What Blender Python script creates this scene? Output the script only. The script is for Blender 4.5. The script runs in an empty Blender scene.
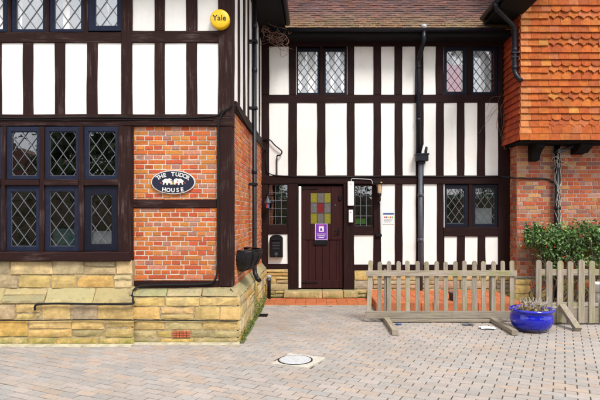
import bpy, math, random
from mathutils import Vector, Matrix, noise
R = random.Random(7)
F = 520.0; EYE = 1.6; CX = 315.0; HY = 216.0
def PX(px, D): return (px - CX) * D / F          # survey of the photograph: column at a known distance -> metres
def PZ(py, D): return EYE - (py - HY) * D / F    # row at a known distance -> height in metres
sc = bpy.context.scene
COL = sc.collection

# ------------------------------------------------------------------ materials
def nmat(name):
    m = bpy.data.materials.new(name); m.use_nodes = True
    nt = m.node_tree; nt.nodes.clear()
    out = nt.nodes.new('ShaderNodeOutputMaterial')
    b = nt.nodes.new('ShaderNodeBsdfPrincipled')
    nt.links.new(b.outputs[0], out.inputs[0])
    return m, nt, b
def N(nt, t, **kw):
    n = nt.nodes.new(t)
    for k, v in kw.items(): setattr(n, k, v)
    return n
def noise_tex(nt, scale, detail=4, rough=0.6, vec=None):
    n = N(nt, 'ShaderNodeTexNoise'); n.inputs['Scale'].default_value = scale
    n.inputs['Detail'].default_value = detail; n.inputs['Roughness'].default_value = rough
    if vec is not None: nt.links.new(vec, n.inputs['Vector'])
    return n.outputs['Fac']
def coords(nt, scale=(1,1,1), use='Object'):
    tc = N(nt, 'ShaderNodeTexCoord'); mp = N(nt, 'ShaderNodeMapping')
    mp.inputs['Scale'].default_value = scale
    nt.links.new(tc.outputs[use], mp.inputs['Vector'])
    return mp.outputs[0]
def ramp(nt, fac, stops):
    r = N(nt, 'ShaderNodeValToRGB'); cr = r.color_ramp
    while len(cr.elements) < len(stops): cr.elements.new(0.5)
    for e, (p, c) in zip(cr.elements, stops):
        e.position = p; e.color = (*c, 1) if len(c) == 3 else c
    nt.links.new(fac, r.inputs[0]); return r.outputs[0]
def mix(nt, fac, a, b, mode='MIX'):
    m = N(nt, 'ShaderNodeMix', data_type='RGBA', blend_type=mode)
    for sock, v in ((m.inputs[0], fac), (m.inputs[6], a), (m.inputs[7], b)):
        if isinstance(v, (int, float)): sock.default_value = v
        elif isinstance(v, tuple): sock.default_value = (*v, 1)
        else: nt.links.new(v, sock)
    return m.outputs[2]
def math_n(nt, op, a, b=0.0, clamp=False):
    m = N(nt, 'ShaderNodeMath', operation=op, use_clamp=clamp)
    for sock, v in ((m.inputs[0], a), (m.inputs[1], b)):
        if isinstance(v, (int, float)): sock.default_value = v
        else: nt.links.new(v, sock)
    return m.outputs[0]
def bump(nt, b, h, strength=0.3, dist=0.01):
    bp = N(nt, 'ShaderNodeBump'); bp.inputs['Strength'].default_value = strength
    bp.inputs['Distance'].default_value = dist
    nt.links.new(h, bp.inputs['Height']); nt.links.new(bp.outputs[0], b.inputs['Normal'])
def attr(nt):
    a = N(nt, 'ShaderNodeAttribute'); a.attribute_name = 'col'; return a.outputs['Color']
def posz(nt):
    g = N(nt, 'ShaderNodeNewGeometry'); s = N(nt, 'ShaderNodeSeparateXYZ')
    nt.links.new(g.outputs['Position'], s.inputs[0]); return s.outputs[2]
def normz(nt):
    g = N(nt, 'ShaderNodeNewGeometry'); s = N(nt, 'ShaderNodeSeparateXYZ')
    nt.links.new(g.outputs['True Normal'], s.inputs[0]); return s.outputs[2]

def simple(name, col, rough=0.6, metal=0.0, var=0.25, scale=25, spec=0.5, bmp=0.1, coat=0.0):
    m, nt, b = nmat(name)
    v = coords(nt)
    n = noise_tex(nt, scale, 5, 0.65, v)
    lo = tuple(c * (1 - var) for c in col); hi = tuple(min(1, c * (1 + var)) for c in col)
    nt.links.new(ramp(nt, n, [(0.3, lo), (0.7, hi)]), b.inputs['Base Color'])
    b.inputs['Roughness'].default_value = rough; b.inputs['Metallic'].default_value = metal
    b.inputs['Specular IOR Level'].default_value = spec; b.inputs['Coat Weight'].default_value = coat
    if bmp: bump(nt, b, n, bmp, 0.004)
    return m
def attr_mat(name, rough=0.85, var=0.35, scale=30, bmp=0.5, fine=160, spec=0.3, dirt=None, moss=None, moss_col=(0.16,0.17,0.03), ledge=None):
    m, nt, b = nmat(name)
    v = coords(nt); n1 = noise_tex(nt, scale, 5, 0.65, v); n2 = noise_tex(nt, fine, 4, 0.7, v)
    k = ramp(nt, n1, [(0.25, (1-var,)*3), (0.75, (1+var*0.6,)*3)])
    c = mix(nt, 1.0, attr(nt), k, 'MULTIPLY')
    if dirt is not None:
        d1 = noise_tex(nt, 0.9, 6, 0.65, v); d2 = noise_tex(nt, 7, 5, 0.7, v)
        c = mix(nt, math_n(nt, 'MULTIPLY', ramp(nt, d1, [(0.45,(0,0,0)),(0.72,(1,1,1))]), 0.45), c, dirt)
        c = mix(nt, math_n(nt, 'MULTIPLY', ramp(nt, d2, [(0.58,(0,0,0)),(0.75,(1,1,1))]), 0.5), c, dirt)
    if moss is not None:
        n5 = noise_tex(nt, 2.6, 6, 0.72, v); n6 = noise_tex(nt, 26, 4, 0.7, v)
        c = mix(nt, math_n(nt, 'MULTIPLY', ramp(nt, n5, [(0.52,(0,0,0)),(0.68,(1,1,1))]), 0.55), c, (0.24,0.20,0.13))
        c = mix(nt, math_n(nt, 'MULTIPLY', ramp(nt, n6, [(0.60,(0,0,0)),(0.70,(1,1,1))]), 0.5), c, (0.13,0.11,0.07))
        z0, z1, amt = moss
        f = N(nt, 'ShaderNodeMapRange'); f.inputs[1].default_value = z1; f.inputs[2].default_value = z0
        nt.links.new(posz(nt), f.inputs[0])
        n3 = noise_tex(nt, 9, 5, 0.7, v)
        mk = math_n(nt, 'MULTIPLY', f.outputs[0], ramp(nt, n3, [(0.38, (0,0,0)), (0.6, (1,1,1))]))
        c = mix(nt, math_n(nt, 'MULTIPLY', mk, amt, True), c, moss_col)
    if ledge is not None:
        n4 = noise_tex(nt, 11, 5, 0.7, v)
        up = N(nt, 'ShaderNodeMapRange'); up.inputs[1].default_value = 0.25; up.inputs[2].default_value = 0.7
        nt.links.new(normz(nt), up.inputs[0])
        mk = math_n(nt, 'MULTIPLY', up.outputs[0], ramp(nt, n4, [(0.35, (0,0,0)), (0.6, (1,1,1))]))
        c = mix(nt, math_n(nt, 'MULTIPLY', mk, 0.8, True), c, ledge)
        n7 = noise_tex(nt, 19, 4, 0.7, v)
        c = mix(nt, math_n(nt, 'MULTIPLY', up.outputs[0], ramp(nt, n7, [(0.60,(0,0,0)),(0.66,(1,1,1))])), c, (0.42,0.33,0.05))
    nt.links.new(c, b.inputs['Base Color'])
    b.inputs['Roughness'].default_value = rough; b.inputs['Specular IOR Level'].default_value = spec
    h = math_n(nt, 'ADD', n2, math_n(nt, 'MULTIPLY', n1, 1.5))
    bump(nt, b, h, bmp, 0.006)
    return m
def timber_mat(name, axis, base=(0.025,0.0085,0.0075), worn=(0.15,0.11,0.10), amount=0.75):
    m, nt, b = nmat(name)
    s = [38.0]*3; s['XYZ'.index(axis)] = 2.2
    v = coords(nt, tuple(s)); g = noise_tex(nt, 1.0, 8, 0.75, v)
    v2 = coords(nt); n2 = noise_tex(nt, 2.6, 5, 0.6, v2)
    c = ramp(nt, g, [(0.3, tuple(x*0.55 for x in base)), (0.62, base), (0.8, tuple(x*1.6 for x in base))])
    w = math_n(nt, 'MULTIPLY', ramp(nt, g, [(0.50, (0,0,0)), (0.66, (1,1,1))]), ramp(nt, n2, [(0.46, (0,0,0)), (0.66, (1,1,1))]))
    c = mix(nt, math_n(nt, 'MULTIPLY', w, amount), c, worn)
    nt.links.new(c, b.inputs['Base Color'])
    b.inputs['Roughness'].default_value = 0.7; b.inputs['Specular IOR Level'].default_value = 0.16
    bump(nt, b, g, 0.5, 0.006)
    return m
def plaster_mat():
    m, nt, b = nmat('lime_plaster')
    v = coords(nt); v2 = coords(nt, (14, 14, 1.2))
    n = noise_tex(nt, 3.5, 6, 0.65, v); st = noise_tex(nt, 1.0, 5, 0.7, v2); f = noise_tex(nt, 70, 4, 0.6, v)
    c = ramp(nt, n, [(0.3, (0.78,0.765,0.73)), (0.7, (0.84,0.835,0.81))])
    c = mix(nt, math_n(nt, 'MULTIPLY', ramp(nt, st, [(0.52, (0,0,0)), (0.85, (1,1,1))]), 0.4), c, (0.6,0.56,0.48))
    nt.links.new(c, b.inputs['Base Color']); b.inputs['Roughness'].default_value = 0.9
    b.inputs['Specular IOR Level'].default_value = 0.2
    bump(nt, b, math_n(nt, 'ADD', f, math_n(nt, 'MULTIPLY', n, 2)), 0.25, 0.01)
    return m
def glass_mat(name='window_glass', base=0.17, tint=(0.98,1.0,1.0)):
    m = bpy.data.materials.new(name); m.use_nodes = True
    nt = m.node_tree; nt.nodes.clear()
    out = N(nt, 'ShaderNodeOutputMaterial'); mx = N(nt, 'ShaderNodeMixShader')
    tr = N(nt, 'ShaderNodeBsdfTransparent'); tr.inputs[0].default_value = (*tint, 1)
    gl = N(nt, 'ShaderNodeBsdfGlossy'); gl.inputs['Roughness'].default_value = 0.015
    gl.inputs[0].default_value = (0.95,0.97,1,1)
    fr = N(nt, 'ShaderNodeFresnel'); fr.inputs['IOR'].default_value = 1.6
    f = math_n(nt, 'ADD', math_n(nt, 'MULTIPLY', fr.outputs[0], 1.5), base, True)
    v = coords(nt); n = noise_tex(nt, 5, 2, 0.5, v)
    bp = N(nt, 'ShaderNodeBump'); bp.inputs['Strength'].default_value = 0.12; bp.inputs['Distance'].default_value = 0.01
    nt.links.new(n, bp.inputs['Height']); nt.links.new(bp.outputs[0], gl.inputs['Normal'])
    nt.links.new(f, mx.inputs[0]); nt.links.new(tr.outputs[0], mx.inputs[1]); nt.links.new(gl.outputs[0], mx.inputs[2])
    nt.links.new(mx.outputs[0], out.inputs[0])
    return m
def leaf_mat(name):
    m, nt, b = nmat(name)
    c = mix(nt, 1.0, attr(nt), (1,1,1), 'MULTIPLY')
    nt.links.new(c, b.inputs['Base Color']); b.inputs['Roughness'].default_value = 0.42
    b.inputs['Specular IOR Level'].default_value = 0.45
    return m
def roof_mat():
    m, nt, b = nmat('old_clay_roof_tile')
    v = coords(nt); n1 = noise_tex(nt, 14, 5, 0.7, v); n2 = noise_tex(nt, 3.0, 5, 0.7, v); n3 = noise_tex(nt, 42, 4, 0.7, v)
    c = mix(nt, 1.0, attr(nt), ramp(nt, n1, [(0.25, (0.6,)*3), (0.75, (1.25,)*3)]), 'MULTIPLY')
    # lichen grows on the lowest courses
    f = N(nt, 'ShaderNodeMapRange'); f.inputs[1].default_value = 5.75; f.inputs[2].default_value = 5.05
    nt.links.new(posz(nt), f.inputs[0])
    k1 = math_n(nt, 'MULTIPLY', math_n(nt, 'ADD', math_n(nt, 'MULTIPLY', f.outputs[0], 1.0), 0.1), ramp(nt, n2, [(0.4, (0,0,0)), (0.6, (1,1,1))]), True)
    c = mix(nt, math_n(nt, 'MULTIPLY', k1, 0.4), c, (0.20,0.165,0.115))
    k2 = math_n(nt, 'MULTIPLY', math_n(nt, 'SUBTRACT', f.outputs[0], 0.25, True), ramp(nt, n3, [(0.50, (0,0,0)), (0.57, (1,1,1))]), True)
    c = mix(nt, k2, c, (0.36,0.25,0.035))
    nt.links.new(c, b.inputs['Base Color']); b.inputs['Roughness'].default_value = 0.9
    bump(nt, b, math_n(nt, 'ADD', n1, n3), 0.5, 0.006)
    return m
def fence_mat(name, axis):
    m, nt, b = nmat(name)
    s = [60.0]*3; s['XYZ'.index(axis)] = 3.0
    v = coords(nt, tuple(s)); g = noise_tex(nt, 1.0, 7, 0.7, v)
    v2 = coords(nt); n2 = noise_tex(nt, 5.0, 5, 0.65, v2)
    oi = N(nt, 'ShaderNodeObjectInfo')
    c = ramp(nt, g, [(0.28, (0.17,0.135,0.10)), (0.5, (0.33,0.285,0.235)), (0.75, (0.44,0.395,0.34))])
    c = mix(nt, 1.0, c, ramp(nt, oi.outputs['Random'], [(0, (0.72,0.71,0.68)), (1, (1.10,1.07,1.04))]), 'MULTIPLY')
    k = math_n(nt, 'MULTIPLY', ramp(nt, n2, [(0.46, (0,0,0)), (0.64, (1,1,1))]), ramp(nt, oi.outputs['Random'], [(0.2, (0.15,)*3), (1, (0.8,)*3)]))
    c = mix(nt, k, c, (0.24,0.25,0.07))
    nt.links.new(c, b.inputs['Base Color']); b.inputs['Roughness'].default_value = 0.85
    b.inputs['Specular IOR Level'].default_value = 0.2
    bump(nt, b, g, 0.45, 0.005)
    return m

M = {}
M['wood_v'] = timber_mat('dark_oak_upright', 'Z'); M['wood_x'] = timber_mat('dark_oak_level', 'X'); M['wood_y'] = timber_mat('dark_oak_return', 'Y')
M['wood_vb'] = timber_mat('stained_oak_upright', 'Z', (0.019,0.0060,0.0055), (0.05,0.022,0.018), 0.4)
M['wood_xb'] = timber_mat('stained_oak_level', 'X', (0.019,0.0060,0.0055), (0.05,0.022,0.018), 0.4)
M['door'] = timber_mat('oxblood_door_paint', 'Z', (0.036,0.0095,0.0095), (0.06,0.02,0.02), 0.3)
M['plaster'] = plaster_mat()
M['brick'] = attr_mat('handmade_brick', 0.88, 0.42, 38, 0.6, dirt=(0.30,0.10,0.045))
M['mortar'] = simple('lime_mortar', (0.55,0.50,0.42), 0.95, var=0.2, scale=60, bmp=0.4, spec=0.2)
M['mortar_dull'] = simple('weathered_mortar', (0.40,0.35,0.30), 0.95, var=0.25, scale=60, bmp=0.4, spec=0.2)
M['stone'] = attr_mat('sandstone', 0.92, 0.42, 11, 0.6, 60, moss=(0.02, 0.2, 0.85), moss_col=(0.19,0.20,0.03), ledge=(0.17,0.17,0.095))
M['stone_mortar'] = simple('sandstone_mortar', (0.34,0.26,0.145), 0.95, var=0.45, scale=30, bmp=0.5, spec=0.2)
M['tile'] = attr_mat('orange_clay_tile', 0.85, 0.42, 14, 0.45, 110, dirt=(0.20,0.055,0.02))
M['roof'] = roof_mat()
M['roof_plain'] = simple('brown_roof_slab', (0.13,0.06,0.045), 0.9, var=0.3)
M['soffit'] = simple('black_soffit_paint', (0.008,0.007,0.007), 0.8, spec=0.15)
M['blue'] = simple('blue_window_paint', (0.010,0.0145,0.036), 0.6, var=0.3, scale=18, spec=0.2)
M['navy'] = simple('navy_window_paint', (0.0045,0.006,0.015), 0.6, var=0.3, scale=18, spec=0.2)
M['lead'] = simple('lead_came', (0.135,0.14,0.16), 0.5, 0.3, var=0.25, scale=60)
M['lead_dark'] = simple('dark_lead_came', (0.05,0.053,0.062), 0.5, 0.3, var=0.25, scale=60)
M['glass'] = glass_mat()
M['curtain'] = simple('net_curtain', (0.92,0.93,0.94), 0.9, var=0.06, scale=12, bmp=0)
M['pink'] = simple('pink_blind', (0.80,0.07,0.20), 0.9, var=0.1, scale=8, bmp=0)
M['teal'] = simple('teal_curtain', (0.10,0.26,0.25), 0.9, var=0.5, scale=16, bmp=0)
M['card'] = simple('white_card', (0.7,0.75,0.76), 0.8, var=0.05, bmp=0)
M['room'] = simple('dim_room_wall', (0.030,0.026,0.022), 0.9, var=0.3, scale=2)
M['iron'] = simple('black_iron', (0.006,0.006,0.008), 0.38, var=0.3, scale=30, spec=0.28)
M['pipe'] = simple('black_pipe_paint', (0.009,0.010,0.016), 0.4, var=0.4, scale=14, spec=0.28)
M['pipe_grey'] = simple('grey_pipe', (0.055,0.060,0.078), 0.5, var=0.35, scale=14)
M['pale_pipe'] = simple('pale_grey_pipe', (0.36,0.37,0.38), 0.5, var=0.2)
M['cable'] = simple('black_cable', (0.010,0.010,0.011), 0.6, spec=0.2)
M['white_plastic'] = simple('white_plastic', (0.78,0.78,0.76), 0.4, var=0.04, bmp=0)
M['white_paint'] = simple('white_paint', (0.80,0.80,0.78), 0.5, var=0.05, bmp=0.05)
M['yellow'] = simple('yellow_plastic', (0.82,0.50,0.012), 0.35, var=0.04, bmp=0)
M['ink'] = simple('dark_ink', (0.02,0.02,0.03), 0.6, bmp=0)
M['sign_blue'] = simple('midnight_enamel', (0.012,0.014,0.035), 0.35, var=0.2, bmp=0.03)
M['sign_white'] = simple('sign_cream_paint', (0.62,0.62,0.60), 0.5, var=0.15, scale=60, bmp=0)
M['sign_red'] = simple('sign_red_paint', (0.40,0.05,0.04), 0.5, bmp=0)
M['sign_gold'] = simple('sign_gold_paint', (0.60,0.46,0.08), 0.5, bmp=0)
M['purple'] = simple('purple_print', (0.15,0.03,0.36), 0.4, var=0.1, bmp=0)
M['magenta'] = simple('magenta_print', (0.6,0.05,0.3), 0.4, bmp=0)
M['paper'] = simple('white_paper', (0.74,0.74,0.74), 0.6, var=0.05, bmp=0)
M['print_blue'] = simple('blue_print', (0.07,0.12,0.28), 0.6, bmp=0)
M['print_red'] = simple('red_print', (0.6,0.06,0.05), 0.6, bmp=0)
M['print_green'] = simple('green_print', (0.10,0.42,0.08), 0.6, bmp=0)
M['lime'] = simple('lime_card', (0.20,0.62,0.05), 0.6, bmp=0)
M['olive_glass'] = simple('olive_stained_glass', (0.20,0.18,0.012), 0.3, var=0.25, scale=30, bmp=0.1)
M['grey_glass'] = simple('grey_stained_glass', (0.12,0.11,0.10), 0.25, var=0.35, scale=40, bmp=0.1)
M['red_glass'] = simple('red_stained_glass', (0.16,0.008,0.012), 0.3, var=0.2, bmp=0.1)
M['amber'] = simple('amber_lamp_glass', (0.50,0.36,0.22), 0.2, var=0.15, bmp=0)
M['fence_z'] = fence_mat('weathered_picket_wood', 'Z'); M['fence_x'] = fence_mat('weathered_rail_wood', 'X'); M['fence_y'] = fence_mat('weathered_foot_wood', 'Y')
M['leaf'] = leaf_mat('leaf'); M['bark'] = simple('bark', (0.10,0.075,0.05), 0.9, var=0.4, scale=30, bmp=0.5)
M['twig'] = simple('dry_twig', (0.20,0.11,0.075), 0.9, var=0.4, scale=30)
M['twig_pale'] = simple('bleached_creeper_stem', (0.42,0.38,0.33), 0.9, var=0.4, scale=40)
M['soil'] = simple('potting_soil', (0.05,0.035,0.025), 0.95, var=0.5, scale=40, bmp=0.6)
M['terracotta'] = attr_mat('quarry_tile', 0.6, 0.3, 6, 0.2, 90)
M['paver'] = attr_mat('block_paver', 0.9, 0.16, 30, 0.4, 260, spec=0.15, dirt=(0.23,0.205,0.175))
M['concrete'] = simple('pale_concrete', (0.46,0.43,0.36), 0.95, var=0.2, scale=25, bmp=0.4)
M['cover'] = simple('whitewashed_cover', (0.43,0.43,0.44), 0.7, var=0.15, scale=30, bmp=0.2)

def glaze():
    m, nt, b = nmat('cobalt_glaze')
    v = coords(nt); n = noise_tex(nt, 6, 4, 0.6, v)
    c = ramp(nt, n, [(0.3, (0.003,0.006,0.30)), (0.7, (0.008,0.016,0.46))])
    f = N(nt, 'ShaderNodeMapRange'); f.inputs[1].default_value = 0.075; f.inputs[2].default_value = 0.045
    nt.links.new(posz(nt), f.inputs[0])
    k = math_n(nt, 'MULTIPLY', f.outputs[0], ramp(nt, noise_tex(nt, 15, 4, 0.6, v), [(0.3,(0.5,)*3),(0.6,(1,)*3)]), True)
    nt.links.new(mix(nt, k, c, (0.03,0.02,0.05)), b.inputs['Base Color'])
    b.inputs['Roughness'].default_value = 0.12; b.inputs['Coat Weight'].default_value = 0.4
    return m
M['glaze'] = glaze()
def ground_mat():
    m, nt, b = nmat('paved_ground')
    v = coords(nt); br = N(nt, 'ShaderNodeTexBrick')
    br.inputs['Scale'].default_value = 1.0; br.inputs['Brick Width'].default_value = 0.2; br.inputs['Row Height'].default_value = 0.1
    br.inputs['Mortar Size'].default_value = 0.005
    br.inputs[1].default_value = (0.40,0.34,0.30,1); br.inputs[2].default_value = (0.34,0.31,0.29,1); br.inputs[3].default_value = (0.16,0.14,0.10,1)
    nt.links.new(v, br.inputs['Vector']); nt.links.new(br.outputs[0], b.inputs['Base Color']); b.inputs['Roughness'].default_value = 0.9
    return m
M['ground'] = ground_mat()
M['joint'] = simple('sandy_joint', (0.062,0.055,0.036), 0.95, var=0.5, scale=12, bmp=0.3)

# ------------------------------------------------------------------ mesh builder
class MB:
    def __init__(s): s.v = []; s.f = []; s.c = []; s.sm = []
    def face(s, idx, col=(1,1,1), smooth=False): s.f.append(idx); s.c.append(col); s.sm.append(smooth)
    def add(s, vs, fs, col=(1,1,1), smooth=False):
        o = len(s.v); s.v += [tuple(p) for p in vs]
        for f in fs: s.face(tuple(i + o for i in f), col, smooth)
    def box(s, x0, x1, y0, y1, z0, z1, c=0.0, col=(1,1,1)):
        if x1 < x0: x0, x1 = x1, x0
        if y1 < y0: y0, y1 = y1, y0
        if z1 < z0: z0, z1 = z1, z0
        c = min(c, (x1-x0)*0.45, (y1-y0)*0.45, (z1-z0)*0.45)
        if c <= 0:
            vs = [(x,y,z) for x in (x0,x1) for y in (y0,y1) for z in (z0,z1)]
            s.add(vs, [(0,1,3,2),(4,6,7,5),(0,4,5,1),(2,3,7,6),(0,2,6,4),(1,5,7,3)], col); return
        P = {}
        vs = []
        X = (x0,x1); Y = (y0,y1); Z = (z0,z1)
        for i in (0,1):
            for j in (0,1):
                for k in (0,1):
                    sx = c if i == 0 else -c; sy = c if j == 0 else -c; sz = c if k == 0 else -c
                    P[i,j,k,0] = len(vs); vs.append((X[i], Y[j]+sy, Z[k]+sz))
                    P[i,j,k,1] = len(vs); vs.append((X[i]+sx, Y[j], Z[k]+sz))
                    P[i,j,k,2] = len(vs); vs.append((X[i]+sx, Y[j]+sy, Z[k]))
        fs = []
        cen = Vector(((x0+x1)/2,(y0+y1)/2,(z0+z1)/2))
        def q(*ids):
            ps = [Vector(vs[i]) for i in ids]
            n = (ps[1]-ps[0]).cross(ps[2]-ps[0]); m = sum(ps, Vector())/len(ps)
            fs.append(tuple(ids) if n.dot(m-cen) > 0 else tuple(reversed(ids)))
        for i in (0,1): q(P[i,0,0,0],P[i,1,0,0],P[i,1,1,0],P[i,0,1,0])
        for j in (0,1): q(P[0,j,0,1],P[1,j,0,1],P[1,j,1,1],P[0,j,1,1])
        for k in (0,1): q(P[0,0,k,2],P[1,0,k,2],P[1,1,k,2],P[0,1,k,2])
        for a in (0,1):
            for b in (0,1):
                q(P[a,b,0,0],P[a,b,0,1],P[a,b,1,1],P[a,b,1,0])
                q(P[a,0,b,0],P[a,0,b,2],P[a,1,b,2],P[a,1,b,0])
                q(P[0,a,b,1],P[0,a,b,2],P[1,a,b,2],P[1,a,b,1])
        for i in (0,1):
            for j in (0,1):
                for k in (0,1): q(P[i,j,k,0],P[i,j,k,1],P[i,j,k,2])
        s.add(vs, fs, col)
    def tube(s, pts, r, n=8, col=(1,1,1), cap=True):
        pts = [Vector(p) for p in pts]; rs = r if isinstance(r, (list, tuple)) else [r]*len(pts)
        o = len(s.v); prev = None
        for i, p in enumerate(pts):
            t = (pts[min(i+1,len(pts)-1)] - pts[max(i-1,0)]).normalized()
            if prev is None:
                u = t.orthogonal().normalized()
            else:
                u = (prev - t*prev.dot(t))
                u = u.normalized() if u.length > 1e-6 else t.orthogonal().normalized()
            prev = u; w = t.cross(u)
            for k in range(n):
                a = 2*math.pi*k/n; s.v.append(tuple(p + (u*math.cos(a) + w*math.sin(a))*rs[i]))
        for i in range(len(pts)-1):
            for k in range(n):
                a = o+i*n+k; b = o+i*n+(k+1)%n; s.face((a, b, b+n, a+n), col, True)
        if cap:
            s.face(tuple(reversed(range(o, o+n))), col); e = o+(len(pts)-1)*n; s.face(tuple(range(e, e+n)), col)
    def lathe(s, prof, cx, cy, cz, n=24, col=(1,1,1), smooth=True):
        o = len(s.v)
        for r, z in prof:
            for k in range(n):
                a = 2*math.pi*k/n; s.v.append((cx+r*math.cos(a), cy+r*math.sin(a), cz+z))
        for i in range(len(prof)-1):
            for k in range(n):
                a = o+i*n+k; b = o+i*n+(k+1)%n; s.face((a, b, b+n, a+n), col, smooth)
        s.face(tuple(reversed(range(o, o+n))), col); e = o+(len(prof)-1)*n; s.face(tuple(range(e, e+n)), col)
    def prism_y(s, outline, y0, y1, col=(1,1,1)):     # outline: (x,z) counter-clockwise seen from -Y
        n = len(outline); o = len(s.v)
        s.v += [(x, y0, z) for x, z in outline] + [(x, y1, z) for x, z in outline]
        s.face(tuple(range(o, o+n)), col); s.face(tuple(reversed(range(o+n, o+2*n))), col)
        for k in range(n): j = (k+1)%n; s.face((o+j, o+k, o+n+k, o+n+j), col)
    def timber(s, axis, a0, a1, b, c, ch=0.008, jit=0.004, seg=0.22, seed=None):
        # hewn beam: chamfered section swept along an axis with slightly wandering edges; b,c = ranges on the other two axes in xyz order
        if a1 < a0: a0, a1 = a1, a0
        b = sorted(b); c = sorted(c); n = max(2, int((a1-a0)/seg)+1); rd = random.Random(seed if seed is not None else R.random())
        sec = [(b[0]+ch,c[0]),(b[1]-ch,c[0]),(b[1],c[0]+ch),(b[1],c[1]-ch),(b[1]-ch,c[1]),(b[0]+ch,c[1]),(b[0],c[1]-ch),(b[0],c[0]+ch)]
        o = len(s.v); ph = rd.random()*50
        for i in range(n+1):
            t = a0+(a1-a0)*i/n
            for k, (p, q) in enumerate(sec):
                p += jit*noise.noise((t*2.3+ph, k//2*3.1, 0.3))*2; q += jit*0.6*noise.noise((t*2.9+ph, k//2*5.7, 9.3))*2
                s.v.append((t,p,q) if axis == 'X' else (p,t,q) if axis == 'Y' else (p,q,t))
        flip = axis == 'Y'
        def ff(ids): s.face(tuple(reversed(ids)) if flip else tuple(ids))
        for i in range(n):
            for k in range(8):
                a = o+i*8+k; d = o+i*8+(k+1)%8; ff((a, d, d+8, a+8))
        ff(list(reversed(range(o, o+8)))); e = o+n*8; ff(list(range(e, e+8)))
    def build(s, name, mat, parent=None, shade=False):
        me = bpy.data.meshes.new(name); me.from_pydata(s.v, [], s.f)
        at = me.attributes.new('col', 'FLOAT_COLOR', 'FACE')
        flat = []
        for c in s.c: flat += [c[0], c[1], c[2], 1.0]
        at.data.foreach_set('color', flat)
        me.polygons.foreach_set('use_smooth', s.sm)
        mats = mat if isinstance(mat, list) else [mat]
        for m in mats: me.materials.append(m)
        me.update()
        o = bpy.data.objects.new(name, me); COL.objects.link(o)
        if parent is not None:
            o.parent = parent; l = Vector(parent.location)
            q = parent.parent
            while q is not None: l += Vector(q.location); q = q.parent
            o.location = -l
        return o
def tag(o, label, cat, group=None):
    o['label'] = label; o['category'] = cat
    if group: o['group'] = group
    return o
def empty(name, loc, label, cat, group=None):
    o = bpy.data.objects.new(name, None); COL.objects.link(o); o.location = loc; o.empty_display_size = 0.1
    return tag(o, label, cat, group)
def structure(o): o['kind'] = 'structure'; return o
def jc(col, v=0.15, rd=R):
    k = 1 + rd.uniform(-v, v); return tuple(max(0, c*k*(1+rd.uniform(-0.05,0.05))) for c in col)
def arc(cx, cz, r, a0, a1, n): return [(cx+r*math.cos(a0+(a1-a0)*i/n), cz+r*math.sin(a0+(a1-a0)*i/n)) for i in range(n+1)]
def smooth_path(pts, n=6):
    pts = [Vector(p) for p in pts]; out = []
    for i in range(len(pts)-1):
        p0 = pts[max(i-1,0)]; p1 = pts[i]; p2 = pts[i+1]; p3 = pts[min(i+2,len(pts)-1)]
        for k in range(n):
            t = k/n; out.append(0.5*((2*p1)+(p2-p0)*t+(2*p0-5*p1+4*p2-p3)*t*t+(3*p1-p0-3*p2+p3)*t**3))
    out.append(pts[-1]); return out
def text_into(mb, s, size, cx, y, cz, rot=0.0, depth=0.003, bold=0.0, col=(1,1,1), squash=1.0):
    cu = bpy.data.curves.new('txt', 'FONT'); cu.body = s; cu.size = size; cu.align_x = 'CENTER'; cu.align_y = 'CENTER'
    cu.extrude = depth; cu.offset = bold; cu.resolution_u = 3
    o = bpy.data.objects.new('txt', cu); COL.objects.link(o)
    dg = bpy.context.evaluated_depsgraph_get(); me = bpy.data.meshes.new_from_object(o.evaluated_get(dg))
    ca, sa = math.cos(rot), math.sin(rot); off = len(mb.v)
    for v in me.vertices:
        x, z = v.co.x*squash, v.co.y; mb.v.append((cx+x*ca-z*sa, y-v.co.z, cz+x*sa+z*ca))
    for p in me.polygons: mb.face(tuple(i+off for i in p.vertices), col)
    bpy.data.objects.remove(o); bpy.data.curves.remove(cu); bpy.data.meshes.remove(me)

# ------------------------------------------------------------------ masonry generators
def front_map(Y): return lambda u, out, z: (u, Y-out, z)            # wall facing the viewer
def side_map(X): return lambda u, out, z: (X+out, u, z)             # wall facing right
def left_map(X): return lambda u, out, z: (X-out, u, z)             # wall facing left
def brick_wall(mb, u0, u1, z0, z1, mp, pal, course=0.061, L=0.226, joint=0.011, seed=1, proud=0.006, holes=()):
    rd = random.Random(seed); nrow = int(round((z1-z0)/course)); course = (z1-z0)/nrow
    for r in range(nrow):
        za = z0+r*course+joint/2; zb = z0+(r+1)*course-joint/2
        header = r % 2 == 1
        u = u0 - (L*0.25 if header else rd.uniform(0, 0.02))
        while u < u1:
            w = L*0.5 if header else L
            if not header and rd.random() < 0.12: w = L*0.5
            w += rd.uniform(-0.006, 0.006)
            a = max(u, u0)+joint/2; b = min(u+w, u1)-joint/2; u += w
            if b-a < 0.03: continue
            if any(a < h[1] and b > h[0] and za < h[3] and zb > h[2] for h in holes): continue
            c = jc(rd.choice(pal), 0.16, rd); ch = 0.004; out = proud+rd.uniform(-0.003, 0.004)
            j = [rd.uniform(-0.0025,0.0025) for _ in range(4)]
            vs = [(a,-0.01,za+j[0]),(b,-0.01,za+j[1]),(b,-0.01,zb+j[2]),(a,-0.01,zb+j[3]),
                  (a,out-ch,za+j[0]),(b,out-ch,za+j[1]),(b,out-ch,zb+j[2]),(a,out-ch,zb+j[3]),
                  (a+ch,out,za+ch+j[0]),(b-ch,out,za+ch+j[1]),(b-ch,out,zb-ch+j[2]),(a+ch,out,zb-ch+j[3])]
            vs = [mp(*p) for p in vs]
            fs = [(8,9,10,11)]+[(4+k,4+(k+1)%4,8+(k+1)%4,8+k) for k in range(4)]+[(k,(k+1)%4,4+(k+1)%4,4+k) for k in range(4)]
            mb.add(vs, fs, c)
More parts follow.
